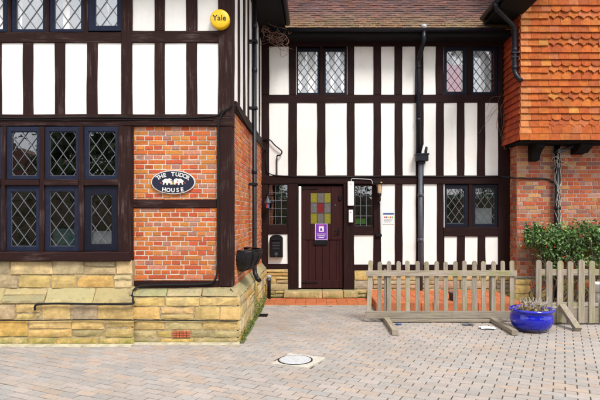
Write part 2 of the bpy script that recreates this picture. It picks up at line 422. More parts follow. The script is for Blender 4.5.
def stone_block(mb, mp, a, b, za, zb, rd, col, face=lambda z: 0.0, rough=0.010, nx=None, top=None):
    nx = max(3, int((b-a)/0.06)) if nx is None else nx; nz = max(3, int((zb-za)/0.045)); ph = rd.random()*80; pr = rd.uniform(-0.004, 0.006)
    vs = []
    ge = 0.011
    def knots(n, L): return [0.0]+[ge/L+(1-2*ge/L)*k/(n-2) for k in range(n-1)]+[1.0]
    nx += 2; nz += 2; ss = knots(nx, b-a); tt = knots(nz, zb-za)
    jx = [rd.uniform(-0.01,0.01) for _ in range(4)]; jz = [rd.uniform(-0.007,0.007) for _ in range(4)]
    for j in range(nz+1):
        for i in range(nx+1):
            s = ss[i]; t = tt[j]
            u = a+(b-a)*s + ((jx[0]*(1-t)+jx[1]*t)*(1-s) + (jx[2]*(1-t)+jx[3]*t)*s)
            z = za+(zb-za)*t + ((jz[0]*(1-s)+jz[1]*s)*(1-t) + (jz[2]*(1-s)+jz[3]*s)*t)
            e = min(i, nx-i, j, nz-j); d = -0.022 if e == 0 else (-0.002 if e == 1 else 0.0)
            d += pr*(1 if e else 0.4) - (0.003 if e == 1 else 0) + (rough*1.3*noise.noise((u*7+ph, z*7, ph)) + rough*0.6*noise.noise((u*22, z*22+ph, 2.0)))*(1 if e else 0.3)
            vs.append(mp(u, face(z)+d, z))
    fs = [(j*(nx+1)+i, j*(nx+1)+i+1, (j+1)*(nx+1)+i+1, (j+1)*(nx+1)+i) for j in range(nz) for i in range(nx)]
    mb.add(vs, fs, col, False)
STONE = [(0.56,0.385,0.145),(0.59,0.415,0.17),(0.52,0.325,0.095),(0.56,0.43,0.22),(0.48,0.36,0.18),(0.60,0.46,0.25),(0.54,0.375,0.15),(0.42,0.33,0.19),(0.58,0.40,0.15)]
GREYST = [(0.42,0.36,0.19),(0.45,0.37,0.20),(0.35,0.31,0.18),(0.46,0.36,0.17)]
def stone_wall(mb, u0, u1, courses, mp, seed=1, wr=(0.22,0.55), pal=STONE, face=lambda z: 0.0, gap=0.002):
    rd = random.Random(seed)
    for za, zb, p in courses:
        u = u0
        while u < u1-0.02:
            w = rd.uniform(*wr)
            if u1-(u+w) < wr[0]*0.7: w = u1-u
            if zb-za > 0.13 and rd.random() < 0.22:
                zm = za+(zb-za)*rd.uniform(0.4,0.6)
                for q0, q1 in ((za,zm),(zm,zb)): stone_block(mb, mp, u+gap, u+w-gap, q0+gap, q1-gap, rd, jc(rd.choice(p or pal),0.15,rd), face)
            else: stone_block(mb, mp, u+gap, u+w-gap, za+gap, zb-gap, rd, jc(rd.choice(p or pal),0.15,rd), face)
            u += w
BR_L = [(0.54,0.12,0.03),(0.57,0.17,0.04),(0.52,0.09,0.035),(0.54,0.20,0.11),(0.40,0.19,0.14),(0.58,0.22,0.045),(0.55,0.14,0.035),(0.54,0.24,0.15),(0.56,0.19,0.05),(0.50,0.10,0.04),(0.56,0.15,0.035),(0.53,0.11,0.03),(0.57,0.20,0.05)]
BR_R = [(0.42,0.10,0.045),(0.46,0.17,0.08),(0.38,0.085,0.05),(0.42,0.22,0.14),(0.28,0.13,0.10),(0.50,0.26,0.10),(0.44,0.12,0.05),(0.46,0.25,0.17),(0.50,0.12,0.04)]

# ------------------------------------------------------------------ the house
DF = 6.6      # timber and brick face of the left wing
DB = 6.52     # its ground floor bay
D1 = 10.2     # middle range
DR = 9.85     # brick of the right wing
DT = 9.42     # tile hanging of the right wing
SX = -1.04    # side wall of the left wing
house = empty('timber_framed_house', (0.0, 8.0, 0.0), 'black and white timber framed house with orange brick panels and a tile hung wing', 'house')
def ft(name, x0, x1, y0, y1, D, mat_v, mat_x, out=0.014, depth=0.10, parent=house):
    """timber given by its edges in the survey of a wall that faces the viewer"""
    a, b = PX(x0,D), PX(x1,D); t, u = PZ(y0,D), PZ(y1,D); mb = MB()
    if abs(b-a) > abs(t-u): mb.timber('X', a, b, (D-out, D+depth), (u, t)); m = mat_x
    else: mb.timber('Z', u, t, (a, b), (D-out, D+depth)); m = mat_v
    return mb.build(name, m, parent)
V, H_ = M['wood_v'], M['wood_x']; VB, HB = M['wood_vb'], M['wood_xb']

# left wing, upper storey front
ft('beam', -100, 233.5, 114.5, 126.5, DF, V, H_, out=0.03)
ft('rail', -100, 121.5, 32.5, 43, DF, V, H_, out=0.016); ft('rail', 132, 219, 31, 43, DF, V, H_, out=0.016)
ft('post', 121.5, 132.5, -68, 114.5, DF, V, H_, out=0.022); ft('post', 218.5, 232.8, -68, 114.5, DF, V, H_, out=0.024, depth=0.17)
for a, b in ((-72,-62),(-37,-27),(-6.5,1.8),(23,33.5),(55,65),(87,97.5)): ft('stud', a, b, 43, 114.5, DF, V, H_)
for a, b in ((154.5,165),(186.3,197.3)):
    ft('stud', a, b, -68, 31, DF, V, H_); ft('stud', a, b, 43, 114.5, DF, V, H_)
ft('beam', -100, 233, -80, -68, DF, V, H_, out=0.03)
mb = MB()
for x0, x1, y0, y1 in ((-100,-66,-70,34),(-100,-39,125,253),(-100,122,41,116),(132,220,-70,33),(132,220,41,116)):
    mb.box(PX(x0,DF), PX(x1,DF), DF+0.004, DF+0.09, PZ(y1,DF), PZ(y0,DF))
mb.build('plaster_infill', M['plaster'], house)
# ground floor bay
for a, b in ((-40,-33),(1.2,5.8),(39.6,44.4),(78.6,83.6)): ft('mullion', a, b, 126.5, 251, DB, V, H_, out=0.012)
ft('post', 118.5, 131.5, 126.5, 252, DB, V, H_, out=0.02, depth=0.16)
for a, b in ((-100,-40),(-33,1.2),(5.8,39.6),(44.4,78.6),(83.6,118.5)): ft('transom', a, b, 179.5, 185.6, DB, V, H_, out=0.02)
mb = MB(); mb.timber('X', PX(-100,DB), PX(131.5,DB), (DB-0.075, DB+0.12), (PZ(261,DB), PZ(251.5,DB)), ch=0.012); mb.build('window_sill', H_, house)
# brick panel framing
ft('post', 218.5, 232.8, 126.5, 286, DF, V, H_, out=0.02, depth=0.17)
ft('rail', 131.5, 218.5, 199.5, 208, DF, V, H_, out=0.012); ft('beam', 131.5, 218.5, 280.5, 288.5, DF, V, H_, out=0.02)
mb = MB(); brick_wall(mb, PX(131,DF), PX(219.5,DF), PZ(289,DF), PZ(126,DF), front_map(DF+0.012), BR_L, 0.061, seed=3)
mb.build('brick_panel', M['brick'], house)
mb = MB(); mb.box(PX(131,DF), PX(219.5,DF), DF+0.012, DF+0.10, PZ(289,DF), PZ(126,DF)); mb.build('mortar_bed', M['mortar'], house)
# side wall of the left wing
ZS0, ZS1, ZS2, ZT = 0.68, 2.95, 3.10, 5.18
mb = MB(); brick_wall(mb, DF+0.17, D1-0.02, ZS0, ZS1, side_map(SX-0.012), BR_L, 0.066, seed=5); mb.build('brick_panel', M['brick'], house)
mb = MB(); mb.box(SX-0.10, SX-0.012, DF+0.17, D1+0.1, ZS0, ZS1); mb.build('mortar_bed', M['mortar'], house)
mb = MB(); mb.timber('Y', DF+0.172, D1-0.01, (SX-0.1, SX+0.022), (ZS1, ZS2)); mb.build('beam', M['wood_y'], house)
mb = MB(); mb.box(SX-0.10, SX-0.008, DF+0.17, D1+0.1, ZS2-0.01, ZT+0.2); mb.build('plaster_infill', M['plaster'], house)
for a, b in ((7.02,7.21),(7.55,7.73),(8.04,8.2),(8.58,8.75),(9.08,9.25),(9.66,9.82)):
    mb = MB(); mb.timber('Z', ZS2, ZT+0.1, (SX-0.08, SX+0.008), (a+0.02, b-0.02)); mb.build('stud', V, house)
# stone plinth of the left wing (bay, panel, return)
def slope(zl, zt, d):                                                # weathered top course leaning back
    return lambda z: 0.0 if z < zl else -d*min(1, (z-zl)/(zt-zl))
mb = MB()
DBS = 6.42
zt = PZ(261,DB); z2 = PZ(288.5,DB-0.02); z3 = PZ(302.5,DBS)
stone_wall(mb, PX(-110,DB), PX(132.6,DB), [(z2, z2+0.17, None),(z2+0.17, zt+0.01, None)], front_map(DB-0.02), 11, (0.25,0.6))
stone_wall(mb, PX(-110,DBS), PX(133,DBS)-0.005, [(z3-0.02, z2+0.02, GREYST)], front_map(DBS), 12, (0.3,0.6), face=slope(z3+0.02, z2, 0.09))
stone_wall(mb, PX(-110,DBS), PX(133,DBS)-0.005, [(0.0,0.10,None),(0.10,0.315,None),(0.315,z3-0.02,None)], front_map(DBS+0.01), 13, (0.28,0.62))
# short return of the bay
stone_wall(mb, DBS+0.02, DF, [(0.0,0.14,None),(0.14,0.32,None),(0.32,z3,None),(z3,z2,GREYST)], side_map(PX(133,DBS)-0.03), 14, (0.2,0.4))
DPS = 6.50
zp1 = PZ(286.5,DF); zp0 = PZ(297,DPS)
xe = SX+0.10
stone_wall(mb, PX(133,DPS)-0.03, xe-0.03, [(zp0, zp1, GREYST)], front_map(DPS), 15, (0.25,0.45), face=slope(zp0+0.02, zp1, 0.10))
airx = PX(181.5,DPS)
stone_wall(mb, PX(133,DPS)-0.03, xe, [(0.0,0.075,None)], front_map(DPS), 16, (0.3,0.5))
stone_wall(mb, PX(133,DPS)-0.03, airx-0.12, [(0.075,0.165,None)], front_map(DPS), 17, (0.25,0.4))
stone_wall(mb, airx+0.12, xe, [(0.075,0.165,None)], front_map(DPS), 18, (0.25,0.4))
stone_wall(mb, PX(133,DPS)-0.03, xe, [(0.165,0.295,None),(0.295,0.47,None),(0.47,zp0,None)], front_map(DPS), 19, (0.25,0.5))
stone_wall(mb, DPS+0.02, D1-0.02, [(0.0,0.10,None),(0.10,0.29,None),(0.29,0.45,None),(0.45,0.57,None)], side_map(xe), 20, (0.28,0.6))
stone_wall(mb, DPS+0.03, D1-0.02, [(0.57,0.70,GREYST)], side_map(xe), 21, (0.28,0.5), face=slope(0.58, 0.70, 0.10))
mb.build('stone_plinth', M['stone'], house)
mb = MB()
mb.box(PX(-110,DB), PX(132.3,DB), DB-0.008, DF+0.3, z2-0.1, zt); mb.box(PX(-110,DBS), PX(133,DBS)-0.05, DBS+0.024, DF+0.3, 0, z3+0.02)
mb.box(PX(133,DBS)-0.05, xe-0.04, DPS+0.012, DF+0.2, 0, zp0); mb.box(SX-0.1, xe-0.012, DF+0.2, D1-0.02, 0, 0.57)
mb.box(PX(-110,DBS), PX(133,DBS)-0.05, DBS+0.10, DF+0.3, z3+0.02, z2); mb.box(PX(133,DBS)-0.05, SX+0.0, DF-0.02, DF+0.2, zp0, zp1-0.01)
mb.box(SX-0.1, SX+0.0, DF+0.2, D1-0.02, 0.57, 0.69)
mb.build('mortar_bed', M['stone_mortar'], house)
mb = MB(); bw = 0.22
for r in range(3):
    for k in range(5):
        mb.box(airx-0.11+k*0.044+0.003, airx-0.11+(k+1)*0.044-0.003, DPS-0.012, DPS+0.05, 0.082+r*0.028, 0.082+(r+1)*0.028-0.006, 0.002, jc((0.50,0.13,0.06)))
mb.build('air_brick', M['brick'], house)

# ---- windows
def ring(mb, o, i, yf, yb, yi):
    """mitred frame: outer rect o, inner rect i = (x0,x1,z0,z1), front at yf, back at yb, glazing rebate at yi"""
    def rc(r, y): return [(r[0],y,r[2]),(r[1],y,r[2]),(r[1],y,r[3]),(r[0],y,r[3])]
    bev = 0.006; i2 = (i[0]-bev, i[1]+bev, i[2]-bev, i[3]+bev); o2 = (o[0]+0.004,o[1]-0.004,o[2]+0.004,o[3]-0.004)
    loops = [rc(o, yb), rc(o, yf+0.004), rc(o2, yf), rc(i2, yf), rc(i, yf+bev), rc(i, yi)]
    st = len(mb.v)
    for l in loops: mb.v += l
    for a in range(len(loops)-1):
        for k in range(4):
            p = st+a*4+k; q = st+a*4+(k+1)%4; mb.face((p, q, q+4, p+4))
def clip(x0, z0, x1, z1, r):
    dx, dz = x1-x0, z1-z0; t0, t1 = 0.0, 1.0
    for p, q in ((-dx, x0-r[0]), (dx, r[1]-x0), (-dz, z0-r[2]), (dz, r[3]-z0)):
        if abs(p) < 1e-9:
            if q < 0: return None
        else:
            t = q/p
            if p < 0: t0 = max(t0, t)
            else: t1 = min(t1, t)
    return None if t0 >= t1 else (x0+dx*t0, z0+dz*t0, x0+dx*t1, z0+dz*t1)
def came(mb, x0, z0, x1, z1, y, w=0.007, t=0.006):
    d = Vector((x1-x0, z1-z0)); L = d.length
    if L < 0.01: return
    d /= L; n = Vector((-d.y, d.x))*w/2
    y += R.uniform(-0.0006, 0.0006)
    ps = [(x0+n.x,z0+n.y),(x0-n.x,z0-n.y),(x1-n.x,z1-n.y),(x1+n.x,z1+n.y)]
    vs = [(p[0],y,p[1]) for p in ps]+[(p[0],y-t,p[1]) for p in ps]
    mb.add(vs, [(4,5,6,7),(0,1,5,4),(1,2,6,5),(2,3,7,6),(3,0,4,7)])
def window(f, g, D, mat, lat=('diamond',0.165,0.225), lead='lead', curtain=None, rec=0.012, cw=0.0068, ox=0.0, label=None):
    o = (PX(f[0],D), PX(f[1],D), PZ(f[3],D), PZ(f[2],D)); i = (PX(g[0],D), PX(g[1],D), PZ(g[3],D), PZ(g[2],D))
    mb = MB(); ring(mb, o, i, D+rec, D+rec+0.06, D+rec+0.03)
    w = mb.build('window', mat, house)
    if label: w['label'] = label
    yp = D+rec+0.028; e = 0.006
    mb = MB(); nx, nz = 4, 6
    # each pane of old glass sits at a slightly different tilt
    a, b = R.uniform(-0.0025,0.0025), R.uniform(-0.0025,0.0025)
    mb.add([(i[0]-e,yp+a,i[2]-e),(i[1]+e,yp+b,i[2]-e),(i[1]+e,yp+0.002+b,i[3]+e),(i[0]-e,yp+0.002+a,i[3]+e)], [(0,1,2,3)])
    mb.build('pane', M['glass'], w)
    mb = MB(); cx, cz = (i[0]+i[1])/2+ox, (i[2]+i[3])/2
    if lat[0] == 'diamond':
        dw, dh = lat[1], lat[2]; n = 14
        for k in range(-n, n+1):
            for s in (1, -1):
                c = clip(cx+k*dw-20*dw, cz-s*20*dh, cx+k*dw+20*dw, cz+s*20*dh, i)
                if c: came(mb, *c, yp-0.004, cw)
    else:
        nx, nz = lat[1], lat[2]
        for k in range(1, nx): x = i[0]+(i[1]-i[0])*k/nx; came(mb, x, i[2], x, i[3], yp-0.004, cw)
        for k in range(1, nz): z = i[2]+(i[3]-i[2])*k/nz; came(mb, i[0], z, i[1], z, yp-0.004, cw)
    for c in ((i[0],i[2],i[1],i[2]),(i[0],i[3],i[1],i[3]),(i[0],i[2],i[0],i[3]),(i[1],i[2],i[1],i[3])): came(mb, *c, yp-0.0035, cw)
    mb.build('leaded_lattice', M[lead], w)
    for (nm, m, x0, x1, y0, y1, dd) in (curtain or []):
        mb = MB(); a, b = PX(x0,D), PX(x1,D); n = max(6, int((b-a)/0.02)); zt_, zb_ = PZ(y0,D), PZ(y1,D); ph = R.random()*9
        for k in range(n+1):
            x = a+(b-a)*k/n; yy = D+dd+0.0022*math.sin(k*0.55+ph)+0.001*math.sin(k*1.3) if nm in ('curtain','net_curtain') else D+dd
            mb.v += [(x,yy,zb_),(x,yy,zt_),(x,yy+0.004,zb_),(x,yy+0.004,zt_)]
        for k in range(n):
            mb.face((k*4, k*4+4, k*4+5, k*4+1), smooth=True); mb.face((k*4+2, k*4+3, k*4+7, k*4+6), smooth=True)
            mb.face((k*4+1, k*4+5, k*4+7, k*4+3))
        mb.build(nm, M[m], w)
    return w
B, NV = M['blue'], M['navy']
def net(x0, x1, y0, y1, dd=0.042): return [('net_curtain','curtain',x0-2,x1+2,y0-2,y1+2,dd)]
for (a, b, g0, g1, yb, gb) in ((-66,-30,-61,-35,31.5,28.5),(-28.5,7,-23.5,2,31.5,28.5),(11,45,15.2,42,31.8,28.6),(49,83.6,53.5,80.3,31.5,28.4),(87.5,121.6,94.5,116.6,30.5,25)):
    window((a,b,-66,yb), (g0,g1,-60,gb), DF, B, lead='lead', curtain=net(g0,g1,-60,gb), label=None)
for a, b in ((-66,-62.5),(-30,-28.5),(7,11),(45,49),(83.6,87.5)): ft('mullion', a, b, -68, 32.5, DF, V, H_, out=0.004)
for (a, b, g0, g1) in ((-33,1.2,-29,-3),(6,39.6,10.6,36),(44.4,78.7,48.7,75.3),(83.6,118.5,88,114.6)):
    window((a,b,126.5,179.5), (g0,g1,131.5,175.4), DB, B)
window((-33,1.2,185.6,251.3), (-29,-3,192,246), DB, NV)
window((5.8,39.6,185.6,251.3), (10,35.2,191.5,246.3), DB, B)
window((44.4,78.6,185.6,251.3), (49,73.8,191.3,246.3), DB, B, curtain=[('curtain','teal',49,74,229,250,0.10)])
window((83.6,118.5,185.6,251.3), (90.5,111,194.5,244), DB, NV, curtain=[('card','card',90,111.8,231,244.5,0.06)], label='casement window with a thick frame and a white card inside')
# middle range, upper windows
for (f, g, cur) in (((296,319.8,48,95),(297.8,317.6,51,92.6),net(297.8,317.6,51,92.6)),((323.4,347.4,48,95),(325.6,344.8,51,92.4),net(325.6,344.8,51,92.4)),
                    ((443.6,467.6,46.5,95),(447,463.4,50,91.4),net(455,463.4,50,62)+[('blind','pink',446,462,63,93,0.045)]),((471,497.6,46.5,95),(473.6,494.4,50,91.8),net(471,490,50,91.8))):
    window(f, g, D1, NV, ('diamond',0.142,0.19), 'lead_dark', cur, cw=0.008)
for (f, g, cur) in (((443.6,468.4,184.6,227.2),(447,464.6,188.6,223.4),None),((472.8,498,184.6,227.2),(475.6,494.8,188,223.8),[('card','card',475,493,208,224.5,0.07)])):
    window(f, g, D1, NV, ('diamond',0.15,0.21), 'lead', cur, cw=0.0085)
window((268,288.4,183.5,225.5), (269,287.4,184.6,224.4), D1, VB, ('grid',3,5), 'lead', None, rec=0.02, cw=0.010)
window((353.8,373.6,184.2,227), (355,372.4,185.6,226), D1, VB, ('grid',3,4), 'lead', [('card','lime',355.5,361,218.5,224.3,0.09),('card','lime',361.6,366,218.5,224,0.10)], rec=0.02, cw=0.010)

# ---- middle range framing
ft('beam', 262, 509, 36, 46.5, D1, VB, HB, out=0.03); ft('rail', 262, 499, 94.6, 102.8, D1, VB, HB, out=0.012)
ft('beam', 262, 499, 175.5, 184, D1, VB, HB, out=0.028)
for a, b in ((261,269.3),(289,296.2),(347.4,354.3),(373.4,381.2),(394.4,402.2),(415.2,423.2),(435.8,443.8)): ft('stud', a, b, 46.5, 94.6, D1, VB, HB)
for a, b in ((319.8,323.4),(467.6,471)): ft('mullion', a, b, 46.5, 94.6, D1, VB, HB, out=0.006)
for a, b in ((261,269.2),(288.4,297),(317.2,325.6),(347,354.6),(373.5,381),(394.8,402.6),(415.8,423.6),(436.2,443.8),(457,464.4),(477.2,485)): ft('stud', a, b, 102.8, 175.5, D1, VB, HB)
ft('post', 498, 509.5, 46.5, 275, D1, VB, HB, out=0.02)
ft('post', 260, 268, 184, 297, D1, VB, HB); ft('post', 288, 298.2, 184, 290, D1, VB, HB, out=0.03); ft('post', 343.4, 354, 184, 290, D1, VB, HB, out=0.03)
ft('post', 373.4, 381, 184, 265, D1, VB, HB)
for a, b in ((395,402.5),(416,423.8),(437,443.7)): ft('stud', a, b, 184, 264.5, D1, VB, HB)
ft('mullion', 468.4, 472.8, 184, 227.4, D1, VB, HB, out=0.01)
ft('rail', 443.7, 498, 227.3, 236.3, D1, VB, HB, out=0.022)
for a, b in ((457,465),(477.8,485.5)): ft('stud', a, b, 236.3, 264.5, D1, VB, HB)
ft('rail', 268, 288, 225.2, 234, D1, VB, HB, out=0.02); ft('rail', 354, 373.4, 226.8, 235, D1, VB, HB, out=0.02)
ft('rail', 268, 288, 264, 269.4, D1, VB, HB, out=0.012); ft('rail', 354, 498, 264.5, 270.4, D1, VB, HB, out=0.02)
mb = MB()
for x0, x1, y0, y1 in ((262,296.5,44,97),(347,444,44,97),(262,500,100,178),(267,289,232,266),(353,374,233,267),(380,444.5,182,267),(443,499,234,267)):
    mb.box(PX(x0,D1), PX(x1,D1), D1+0.006, D1+0.09, PZ(y1,D1), PZ(y0,D1))
mb.build('plaster_infill', M['plaster'], house)
mb = MB()
stone_wall(mb, PX(265,D1), PX(288.2,D1), [(-0.0,0.14,None),(0.14,0.28,None),(0.28,0.42,None),(0.42,PZ(269,D1),None)], front_map(D1-0.03), 31, (0.2,0.42))
mb.build('stone_plinth', M['stone'], house); mb = MB()
stone_wall(mb, PX(354,D1), PX(511,D1), [(0.0,0.17,None),(0.17,0.34,[(0.36,0.30,0.22),(0.46,0.36,0.22),(0.42,0.28,0.18)]),(0.34,PZ(270,D1),None)], front_map(D1-0.03), 32, (0.25,0.5))
mb.build('stone_plinth', M['stone'], house)
mb = MB(); mb.box(PX(264,D1), PX(289,D1), D1+0.0, D1+0.1, 0, PZ(269,D1)); mb.box(PX(353,D1), PX(511,D1), D1+0.0, D1+0.1, 0, PZ(270,D1)); mb.build('mortar_bed', M['stone_mortar'], house)
# doorstep
mb = MB(); rd = random.Random(5)
for a, b in ((284,322),(322.3,343),(343.4,358)): stone_block(mb, front_map(9.98), PX(a,10), PX(b,10), 0.02, 0.165, rd, jc((0.52,0.40,0.20),0.1,rd), rough=0.006)
for a, b in ((284,322),(322.3,343),(343.4,358)): mb.box(PX(a,10), PX(b,10), 10.0, D1+0.1, 0.03, 0.158, 0.01, jc((0.50,0.39,0.2),0.08))
mb.build('doorstep', M['stone'], house)

# ---- front door
xa, xb, za, zb = PX(301.6,D1), PX(343.2,D1), PZ(288.5,D1), PZ(186,D1)
mb = MB(); ww = (xb-xa)
gl, gr, gt, gb = PX(310.6,D1), PX(331,D1), PZ(192.6,D1), PZ(223.8,D1)
for k in range(6):                                                  # upright boards
    p, q = xa+ww*k/6, xa+ww*(k+1)/6
    mb.box(p+0.002, q-0.002, D1+0.035, D1+0.08, za, PZ(240,D1), 0.006)
mb.box(xa, xb, D1+0.045, D1+0.085, za, zb)                          # back boarding
mb.box(xa, gl, D1+0.022, D1+0.07, PZ(240,D1), zb, 0.006); mb.box(gr, xb, D1+0.022, D1+0.07, PZ(240,D1), zb, 0.006)
mb.box(gl, gr, D1+0.024, D1+0.07, gt, zb, 0.005); mb.box(gl, gr, D1+0.024, D1+0.07, PZ(240,D1), gb, 0.005)
mb.box(xa+0.002, xa+0.075, D1+0.026, D1+0.07, za+0.001, PZ(240,D1), 0.006); mb.box(xb-0.075, xb-0.002, D1+0.026, D1+0.07, za+0.001, PZ(240,D1), 0.006)
mb.box(xa+0.075, xb-0.075, D1+0.028, D1+0.07, za+0.001, za+0.15, 0.006)
door = mb.build('front_door', M['door'], house); door['label'] = 'dark oxblood boarded door with a stained glass square'
mats = [['olive_glass','grey_glass','olive_glass'],['grey_glass','red_glass','grey_glass'],['olive_glass','grey_glass','olive_glass']]
xs = [gl, PX(317.3,D1), PX(324.3,D1), gr]; zs = [gt, PZ(202.8,D1), PZ(213,D1), gb]
for r in range(3):
    for c in range(3):
        mb = MB(); mb.box(xs[c]+0.004, xs[c+1]-0.004, D1+0.036, D1+0.043, zs[r+1]+0.004, zs[r]-0.004, 0.002); mb.build('stained_pane', M[mats[r][c]], door)
mb = MB()
for x in xs: mb.box(x-0.005, x+0.005, D1+0.030, D1+0.044, gb, gt)
for z in zs: mb.box(gl, gr, D1+0.031, D1+0.044, z-0.005, z+0.005)
mb.build('glazing_bar', M['lead_dark'], door)
mb = MB(); mb.prism_y([(xa+0.03,PZ(228,D1)+0.0)]+[(p[0],p[1]) for p in reversed(arc((gl+gr)/2, PZ(240,D1)+0.0, 0.33, math.radians(20), math.radians(160), 14))], D1+0.016, D1+0.024) if False else None
mb.box(PX(313.4,D1), PX(327.4,D1), D1+0.012, D1+0.03, PZ(245,D1), PZ(241,D1), 0.006); mb.build('letter_plate', M['iron'], door)
for yy in (188.7, 282.6):
    mb = MB(); z = PZ(yy,D1); mb.prism_y([(xa+0.01,z-0.016),(xa+0.30,z-0.006),(xa+0.32,z),(xa+0.30,z+0.006),(xa+0.01,z+0.016)], D1+0.012, D1+0.03)
    mb.tube([(xa+0.008,D1+0.014,z-0.03),(xa+0.008,D1+0.014,z+0.03)], 0.01, 8); mb.build('hinge', M['iron'], door)
mb = MB(); hx, hz = PX(338.6,D1), PZ(231,D1)
mb.box(hx-0.018, hx+0.018, D1+0.012, D1+0.03, hz-0.09, hz+0.06, 0.006); mb.tube([(hx,D1+0.02,hz),(hx,D1-0.03,hz),(hx+0.01,D1-0.035,hz),(hx-0.09,D1-0.035,hz-0.012)], 0.008, 8); mb.build('handle', M['iron'], door)
mb = MB(); mb.box(PX(338.4,D1), PX(341.6,D1), D1+0.0, D1+0.03, PZ(200.5,D1), PZ(195.5,D1), 0.008); mb.tube([(PX(340,D1),D1,PZ(198,D1)),(PX(340,D1),D1-0.015,PZ(198,D1))], 0.015, 12); mb.build('lock', M['iron'], door)
mb = MB(); mb.tube([(PX(335.3,D1),D1+0.025,PZ(205,D1)),(PX(335.3,D1),D1+0.014,PZ(205,D1))], 0.012, 12); mb.build('spyhole', M['lead'], door)
mb = MB(); mb.box(PX(298.6,D1), PX(301.2,D1), D1-0.025, D1+0.05, PZ(288,D1), PZ(186.4,D1), 0.006); mb.build('door_strip', M['white_paint'], house)['label'] = 'narrow white strip down the hinge side of the door'

# ---- roofs, eaves, gutters
RT = [(0.105,0.040,0.034),(0.12,0.050,0.042),(0.09,0.040,0.038),(0.115,0.046,0.032),(0.085,0.043,0.044),(0.13,0.058,0.048),(0.072,0.035,0.032)]
pitch = math.radians(50); ye, ze = 9.80, 5.10; cs, sn = math.cos(pitch), math.sin(pitch)
mb = MB(); rd = random.Random(9)
for k in range(32):
    s0 = k*0.074; x = -1.4-(k % 2)*0.083
    while x < 4.6:
        w = 0.165; a, b = x+0.0008, x+w-0.0008; x += w
        t = 0.021+rd.uniform(-0.003,0.005); dz = rd.uniform(-0.004,0.004)+0.008*noise.noise((x*1.5,k*0.3,0)); col = jc(rd.choice(RT),0.25,rd)
        def pt(u, s, h): return (u, ye+s*cs-h*sn, ze+s*sn+h*cs)
        cam = 0.0015
        vs = [pt(a,s0+dz,t-0.013),pt((a+b)/2,s0+dz,t-0.013+cam),pt(b,s0+dz,t-0.013),pt(a,s0+dz,t),pt((a+b)/2,s0+dz,t+cam),pt(b,s0+dz,t),pt(a,s0+0.13,t-0.016),pt((a+b)/2,s0+0.13,t-0.016+cam),pt(b,s0+0.13,t-0.016)]
        mb.add(vs, [(0,1,4,3),(1,2,5,4),(3,4,7,6),(4,5,8,7),(0,3,6),(2,8,5)], col)
roof = mb.build('roof', M['roof'], house); roof['label'] = 'old brown clay tiles with yellow lichen along the eave'
mb = MB()
def slab(mb, p, q, r, s, t):                                        # thick quad
    p, q, r, s = map(Vector, (p,q,r,s)); n = (q-p).cross(s-p).normalized()*t
    vs = [p,q,r,s,p-n,q-n,r-n,s-n]; mb.add(vs, [(0,1,2,3),(7,6,5,4),(0,4,5,1),(1,5,6,2),(2,6,7,3),(3,7,4,0)])
slab(mb, (-1.4,ye+0.02,ze-0.02), (4.6,ye+0.02,ze-0.02), (4.6,ye+2.4*cs,ze+2.4*sn-0.02), (-1.4,ye+2.4*cs,ze+2.4*sn-0.02), 0.08)
mb.box(PX(262,D1), PX(509,D1), ye+0.0, D1+0.0, ze-0.10, ze-0.07)    # soffit board
mb.box(PX(262,D1), PX(509,D1), ye-0.005, ye+0.02, ze-0.12, ze+0.0)
mb.build('soffit', M['soffit'], house)
def half_gutter(mb, p0, p1, r, out):
    p0, p1, out = Vector(p0), Vector(p1), Vector(out); n = 10; o = len(mb.v)
    for p in (p0, p1):
        for rr in (r, r-0.006):
            for k in range(n+1):
                a = math.pi*k/n; mb.v.append(tuple(p+out*(-math.cos(a)*rr)+Vector((0,0,-math.sin(a)*rr))))
    m = n+1
    for k in range(n):
        mb.face((o+k, o+k+1, o+2*m+k+1, o+2*m+k), smooth=True); mb.face((o+m+k, o+3*m+k, o+3*m+k+1, o+m+k+1), smooth=True)
        mb.face((o+k, o+m+k, o+m+k+1, o+k+1)); mb.face((o+2*m+k, o+2*m+k+1, o+3*m+k+1, o+3*m+k))
    for k in (0, n): mb.face((o+k, o+2*m+k, o+3*m+k, o+m+k))
mb = MB(); half_gutter(mb, (PX(268,9.73),9.74,ze+0.01), (3.55,9.74,ze+0.01), 0.058, (0,-1,0)); mb.build('gutter', M['pipe'], house)
# left wing roof: eave runs back along the side wall
mb = MB(); xl, zl = -0.56, 5.20
mb.box(xl-0.02, xl+0.0, 5.9, 9.95, zl-0.10, zl+0.05); mb.box(SX-0.1, xl-0.02, 5.9, 9.95, zl-0.085, zl-0.06); mb.box(-7.2, SX-0.1, 5.9, DF+0.0, zl-0.085, zl-0.06)
mb.build('soffit', M['soffit'], house)
mb = MB(); slab(mb, (xl,5.9,zl+0.02), (xl,11.5,zl+0.02), (-4.2,11.5,zl+3.6), (-4.2,5.9,zl+3.6), 0.1); slab(mb, (-7.8,11.5,zl+0.02), (-7.8,5.9,zl+0.02), (-4.2,5.9,zl+3.6), (-4.2,11.5,zl+3.6), 0.1)
mb.build('roof', M['roof_plain'], house)
mb = MB(); half_gutter(mb, (xl+0.045,5.9,zl+0.02), (xl+0.045,9.75,zl+0.02), 0.055, (1,0,0)); mb.build('gutter', M['pipe'], house)
